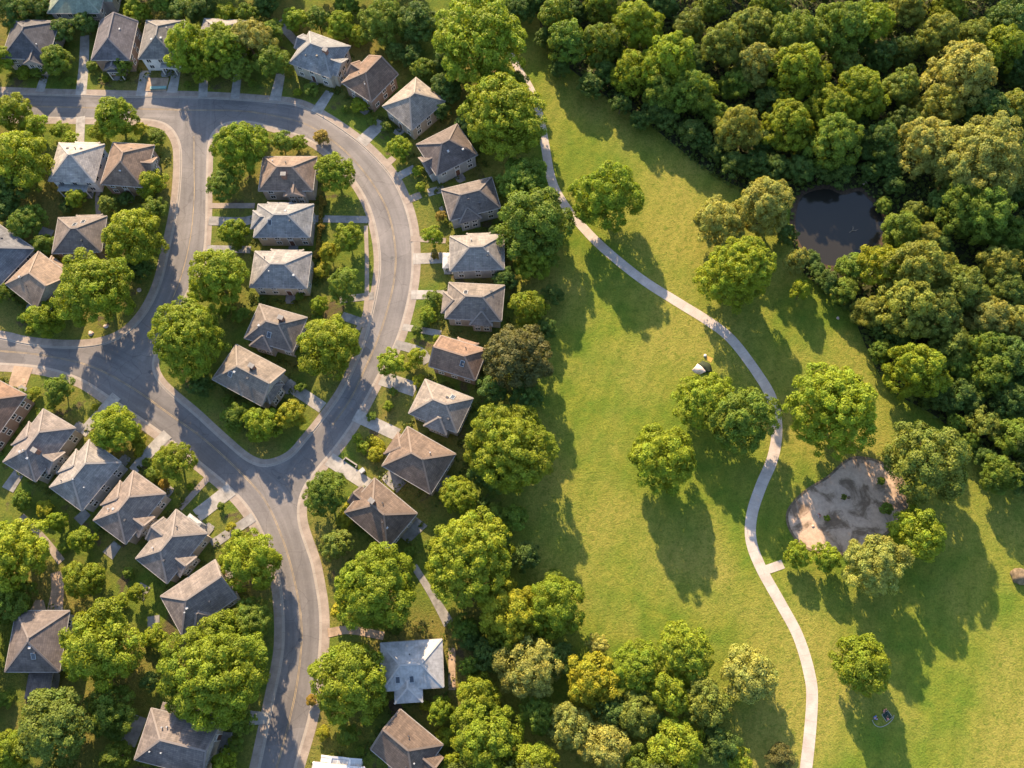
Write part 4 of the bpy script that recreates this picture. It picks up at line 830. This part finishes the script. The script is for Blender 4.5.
for (a, b) in (((-.64,-.66),(.64,-.66)),((.64,-.66),(.64,.66)),((.64,.66),(-.64,.66)),((-.64,.66),(-.64,-.66))): eb.bar((*a,.04), (*b,.04), .06, .04)
eb.build('border', M['cord'], bl); tag(bl, 'dark green picnic blanket with pale border on the lower right meadow', 'blanket')
person(884.5, 710.5, screen_rz(882, 706, 65), 'sit', 'cloth_pink', 'cloth_dark', 'dark-haired person in pink top and dark trousers sitting on the picnic blanket', .05, 'people on the grass')
person(874.5, 718, screen_rz(874, 717, -10), 'cross', 'cloth_blue', 'cloth_blue', 'person in blue sitting cross-legged on the grass left of the picnic blanket', .02, 'people on the grass')
person(820, 515, screen_rz(820, 515, 160), 'cross', 'cloth_pink', 'cloth_white', 'person in pink crouched on the bare dirt clearing', .05, 'people on the grass')
rb = MB(); pts = curve([(872,720),(875,725),(880,727),(886,725),(892,720),(894,715)], 6); rb.tube([tuple(U(*q))[:2]+(.06,) for q in pts], [.045]*len(pts), 7)
tag(rb.build('rope', M['cord'], smooth=True), 'pale curved rope lying on the grass below the picnic blanket', 'rope')
mb = MB(); mb.tube([(0,0,0),(0,0,.18),(.02,0,.32)], [.17,.19,.05], 10); o = mb.build('bag', M['cloth_pink'], None, (*U(887.5,719.0)[:2], .075), True); tag(o, 'small pink bag lying on the dark picnic blanket', 'bag')
# pop-up tent on the meadow: a fan-shaped pale panel in the sun, a dark green panel behind
p = U(701, 368); tent = empty('tent', (p.x, p.y, 0)); tag(tent, 'pale pink fan-shaped pop-up tent with dark olive side on the meadow', 'tent')
def tp(px, py, z): q = U(px, py, z)-Vector((p.x, p.y, 0)); return Vector((q.x, q.y, z))
def panel(name, rows, mat, th=.03):
    mb = MB(); g = [curve(r, 5) for r in rows]
    for a, b in zip(g[:-1], g[1:]):
        for k in range(len(a)-1): mb.quad(a[k], a[k+1], b[k+1], b[k])
    o = mb.build(name, M[mat], tent, smooth=True); sm = o.modifiers.new('thick', 'SOLIDIFY'); sm.thickness = th; return o
ridge = [tp(697.5,363.6,.62), tp(702,366.8,.95), tp(706.2,371.6,.62)]
panel('pale_panel', [ridge, [tp(695.6,366.2,.52), tp(699.5,369.4,.72), tp(703.5,372.7,.48)], [tp(691.8,370,.04), tp(696,373.4,.04), tp(700.5,374.6,.04)]], 'cloth_pale')
panel('dark_panel', [[q+Vector((.02,.02,-.02)) for q in ridge], [tp(701,362,.45), tp(706.5,365.5,.66), tp(709.5,371.8,.42)], [tp(702.5,360.6,.03), tp(710,364,.03), tp(712.5,371.8,.03)]], 'cloth_olive')
o = tag(link('beach_mat', None) if False else ribbon('beach_mat', [(706,357.5,4),(712,360.5,5)], .03, 'cloth_yellow', 2, .02), 'yellow mat on the grass just above the pop-up tent', 'mat')
del o['kind']
mb = MB(); mb.tube([(0,0,0),(0,0,.25),(0,.02,.42)], [.30,.33,.16], 10); tag(mb.build('bag', M['cloth_white'], None, (*U(705,356)[:2], .02), True), 'white bag beside the yellow mat above the tent', 'bag')
# boulders and stones
def boulder(name, px, py, rad, hgt, mat, label, seed, sub=3):
    bm = bmesh.new(); bmesh.ops.create_icosphere(bm, subdivisions=sub, radius=1); r = np.random.default_rng(seed); ph = r.uniform(0, 6, 12)
    for v in bm.verts:
        c = v.co; f = 1+.13*math.sin(2.3*c.x+ph[0])*math.cos(2.1*c.y+ph[1])+.08*math.sin(5.1*c.y+ph[2]+2*c.z)+.05*math.sin(9*c.x+ph[3])*math.sin(8*c.z+ph[4]); v.co = Vector((c.x*rad*f, c.y*rad*f*.86, max(-.1, c.z*hgt*f*.75+hgt*.25)))
    me = bpy.data.meshes.new(name); bm.to_mesh(me); bm.free(); me.materials.append(M[mat]); p = U(px, py, hgt*.4)
    o = link(name, me, None, (p.x, p.y, 0)); o.rotation_euler.z = seed; return tag(o, label, 'rock')
boulder('boulder', 1022, 577, 1.7, 1.7, 'stone', 'large brown boulder on the grass at the right edge', 3, 4)
boulder('stone', 865, 183, .55, .5, 'stone_pale', 'small pinkish stone on the bank above the pond', 5)
boulder('stone', 813, 526, .28, .22, 'stone_pale', 'small pale stone on the clearing below the crouched person', 6)
boulder('stone', 849, 497.5, .3, .3, 'stone', 'small dark stone near the middle of the dirt clearing', 7)
boulder('stone', 838, 318, .35, .28, 'stone_pale', 'pale stone at the wood edge below the pond', 8)
boulder('stone', 91, 333, .6, .5, 'stone_pale', 'pale garden stone under the largest corner tree, nearer the street', 9); boulder('stone', 106, 326, .55, .45, 'stone_pale', 'pale garden stone under the right side of the largest corner tree', 10)
boulder('stone', 139, 290, .55, .4, 'stone_pale', 'pale stone on the lawn strip beside the left cross street', 12)
# low plants on the clearing
G6 = 'plants on the dirt clearing'
for (x, y, rr, tn, lb) in [(881,481,4.5,'mid','small green plant, uppermost on the dirt clearing'), (887,509,6.5,'mid','round green plant on the right half of the dirt clearing'), (827,518,3.2,'bright','tiny bright plant beside the crouched person'), (844,497,3.2,'olive','tiny olive plant near the middle of the dirt clearing')]:
    tree(x, y, rr, tn, lb, None, G6)
# floating branch in the pond
mb = MB(); q = U(853, 231); mb.tube([(-.9,-.3,.02),(-.2,.05,.10),(.6,0,.06),(1.1,.25,.02)], [.05,.07,.06,.03], 7); mb.tube([(-.1,.05,.09),(.1,.6,.25),(.05,.95,.3)], [.05,.04,.02], 6)
tag(mb.build('branch', M['bark_pale'], None, (q.x, q.y, .03), True), 'pale dead branch floating in the dark pond', 'branch')
# front-garden pieces
def slab(name, a, b, w, h, z0, mat, label, cat):
    mb = MB(); A = U(*a); B = U(*b); A.z = B.z = z0+h/2; mb.bar(A, B, w, h); return tag(mb.build(name, M[mat]), label, cat)
slab('planter', (151,89), (167,88.5), .7, .4, .12, 'turquoise', 'long turquoise planter in front of the white-fronted house', 'planter')
gw = empty('garden_wall', (*U(352,463)[:2], .1)); tag(gw, 'low pale bracket-shaped garden wall beside the driveway above the Y-junction', 'garden wall'); mb = MB()
q0 = U(352,463)
for a, b in (((346,458.5),(357.5,466)),((346,458.5),(343.5,461)),((357.5,466),(356,468))):
    A = U(*a)-q0; B = U(*b)-q0; A.z = B.z = .25; mb.bar(A, B, .2, .4)
mb.build('wall', M['patio'], gw); mb = MB()
for a, b in (((346,458.2),(357.8,466)),): 
    A = U(*a)-q0; B = U(*b)-q0; A.z = B.z = .53; mb.bar(A, B, .26, .05)
mb.build('coping', M['kerb'], gw)
def bin_or_spot(px, py, mat, label, rot):
    p = U(px, py, .5); t = empty('bin_or_sunlit_spot', (p.x, p.y, .12), R_(rot)); tag(t, label, 'bin'); mb = MB(); mb.box(-.45,.45,-.36,.36,0,.85); mb.build('body', M[mat], t); mb = MB(); mb.box(-.5,.5,-.41,.41,.855,.94); mb.build('lid', M['metal'], t)
bin_or_spot(362.5, 471, 'metal', 'grey storage bin at the end of the driveway above the Y-junction', 35)
bin_or_spot(133, 66, 'cloth_pale', 'pale box standing in for a sunlit spot between the purple-grey house and the white-fronted house', 3)  # added pale box, imitates a bright spot of sunlit ground
for (x, y, lb) in [(187,118,'round manhole cover in the T-junction'), (392,258,'round manhole cover on the long curved street'), (150,372,'round manhole cover in the left junction'), (279,478,'round manhole cover in the Y-junction'), (300,640,'round manhole cover on the lower street')]:
    mb = MB(); mb.tube([(0,0,-.01),(0,0,.012)], [.36,.36], 20); t = empty('manhole_cover', (*U(x,y)[:2], .02)); tag(t, lb, 'manhole cover', 'manhole covers'); mb.build('lid', M['dark_metal'], t); mb = MB(); mb.tube([(0,0,-.01),(0,0,.006)], [.46,.46], 20); mb.build('rim', M['patio'], t)
# hedges of clipped leaves along a few garden lines
def hedge(pts, wpx, hgt, tone, label, seed):
    C = curve(pts, 10); r = np.random.default_rng(seed); Ps, Ns = [], []
    for c in C:
        g = U(*c); w = wpx/ppm(*c)/2
        for _ in range(70):
            q = r.normal(size=3); q[2] = abs(q[2]); q /= np.linalg.norm(q); Ps.append((g.x+q[0]*w*1.2, g.y+q[1]*w*1.2, .1+hgt*(.15+.85*q[2])*r.uniform(.85,1.08))); Ns.append(q)
    P = np.array(Ps); Nn = unit(np.array(Ns)+r.normal(size=P.shape)*.4); V, T = leaves(P, Nn, .3, r, r.uniform(.75,1.25,(len(P),1))*np.ones((1,3)))
    o = link('hedge', quads_mesh('hedge', V, T)); o.color = (*TONE[tone][0], 1); return tag(o, label, 'hedge', 'hedges')
hedge([(322,199),(321,224),(318,252)], 3.5, 1.1, 'ochre', 'thin yellowish hedge right of the island houses', 1)
hedge([(64,112),(64,113)], 3, .8, 'mid', 'tiny hedge tuft at the top street kerb', 2) if False else None
hedge([(372,440),(380,447),(376,458)], 9, 1.0, 'yellow', 'yellow-green hedge left of the brown house above the Y-junction', 3)
hedge([(137,434),(141,446),(139,455)], 7, 1.0, 'yellow', 'yellowish hedge right of the round tree in front of the lower row', 4)
hedge([(340,522),(346,510),(352,500)], 6, 1.0, 'yellow', 'yellow-green hedge left of the dark brown house', 5)

# ------------------------------------------------------------------ light
ELEV = 27.0
a = U(640, 400); b = U(640+3.3, 400+9.4); sh = Vector((b.x-a.x, b.y-a.y, 0)).normalized()     # where shadows fall
sd = bpy.data.lights.new('sun', 'SUN'); so = bpy.data.objects.new('sun', sd); COL.objects.link(so)
sd.energy = 5.0; sd.angle = R_(.6); sd.color = (1.0, .75, .47)
dirv = Vector((sh.x*math.cos(R_(ELEV)), sh.y*math.cos(R_(ELEV)), -math.sin(R_(ELEV)))); so.rotation_euler = dirv.to_track_quat('-Z', 'Y').to_euler(); so.location = (0, 0, 120)
wd = bpy.data.worlds.new('World'); S.world = wd; wd.use_nodes = True; nt = wd.node_tree; bg = nt.nodes['Background']
sk = nt.nodes.new('ShaderNodeTexSky'); sk.sky_type = 'NISHITA'; sk.sun_disc = False; sk.sun_elevation = R_(ELEV); sk.sun_rotation = math.atan2(-sh.x, -sh.y)
nt.links.new(sk.outputs[0], bg.inputs[0]); bg.inputs[1].default_value = .135
S.view_settings.view_transform = 'Standard'; S.view_settings.look = 'None'; S.view_settings.exposure = 1.78; S.view_settings.gamma = 1
S.render.engine = 'CYCLES'; S.cycles.max_bounces = 6; S.cycles.diffuse_bounces = 3; S.cycles.transmission_bounces = 4; S.cycles.use_denoising = True
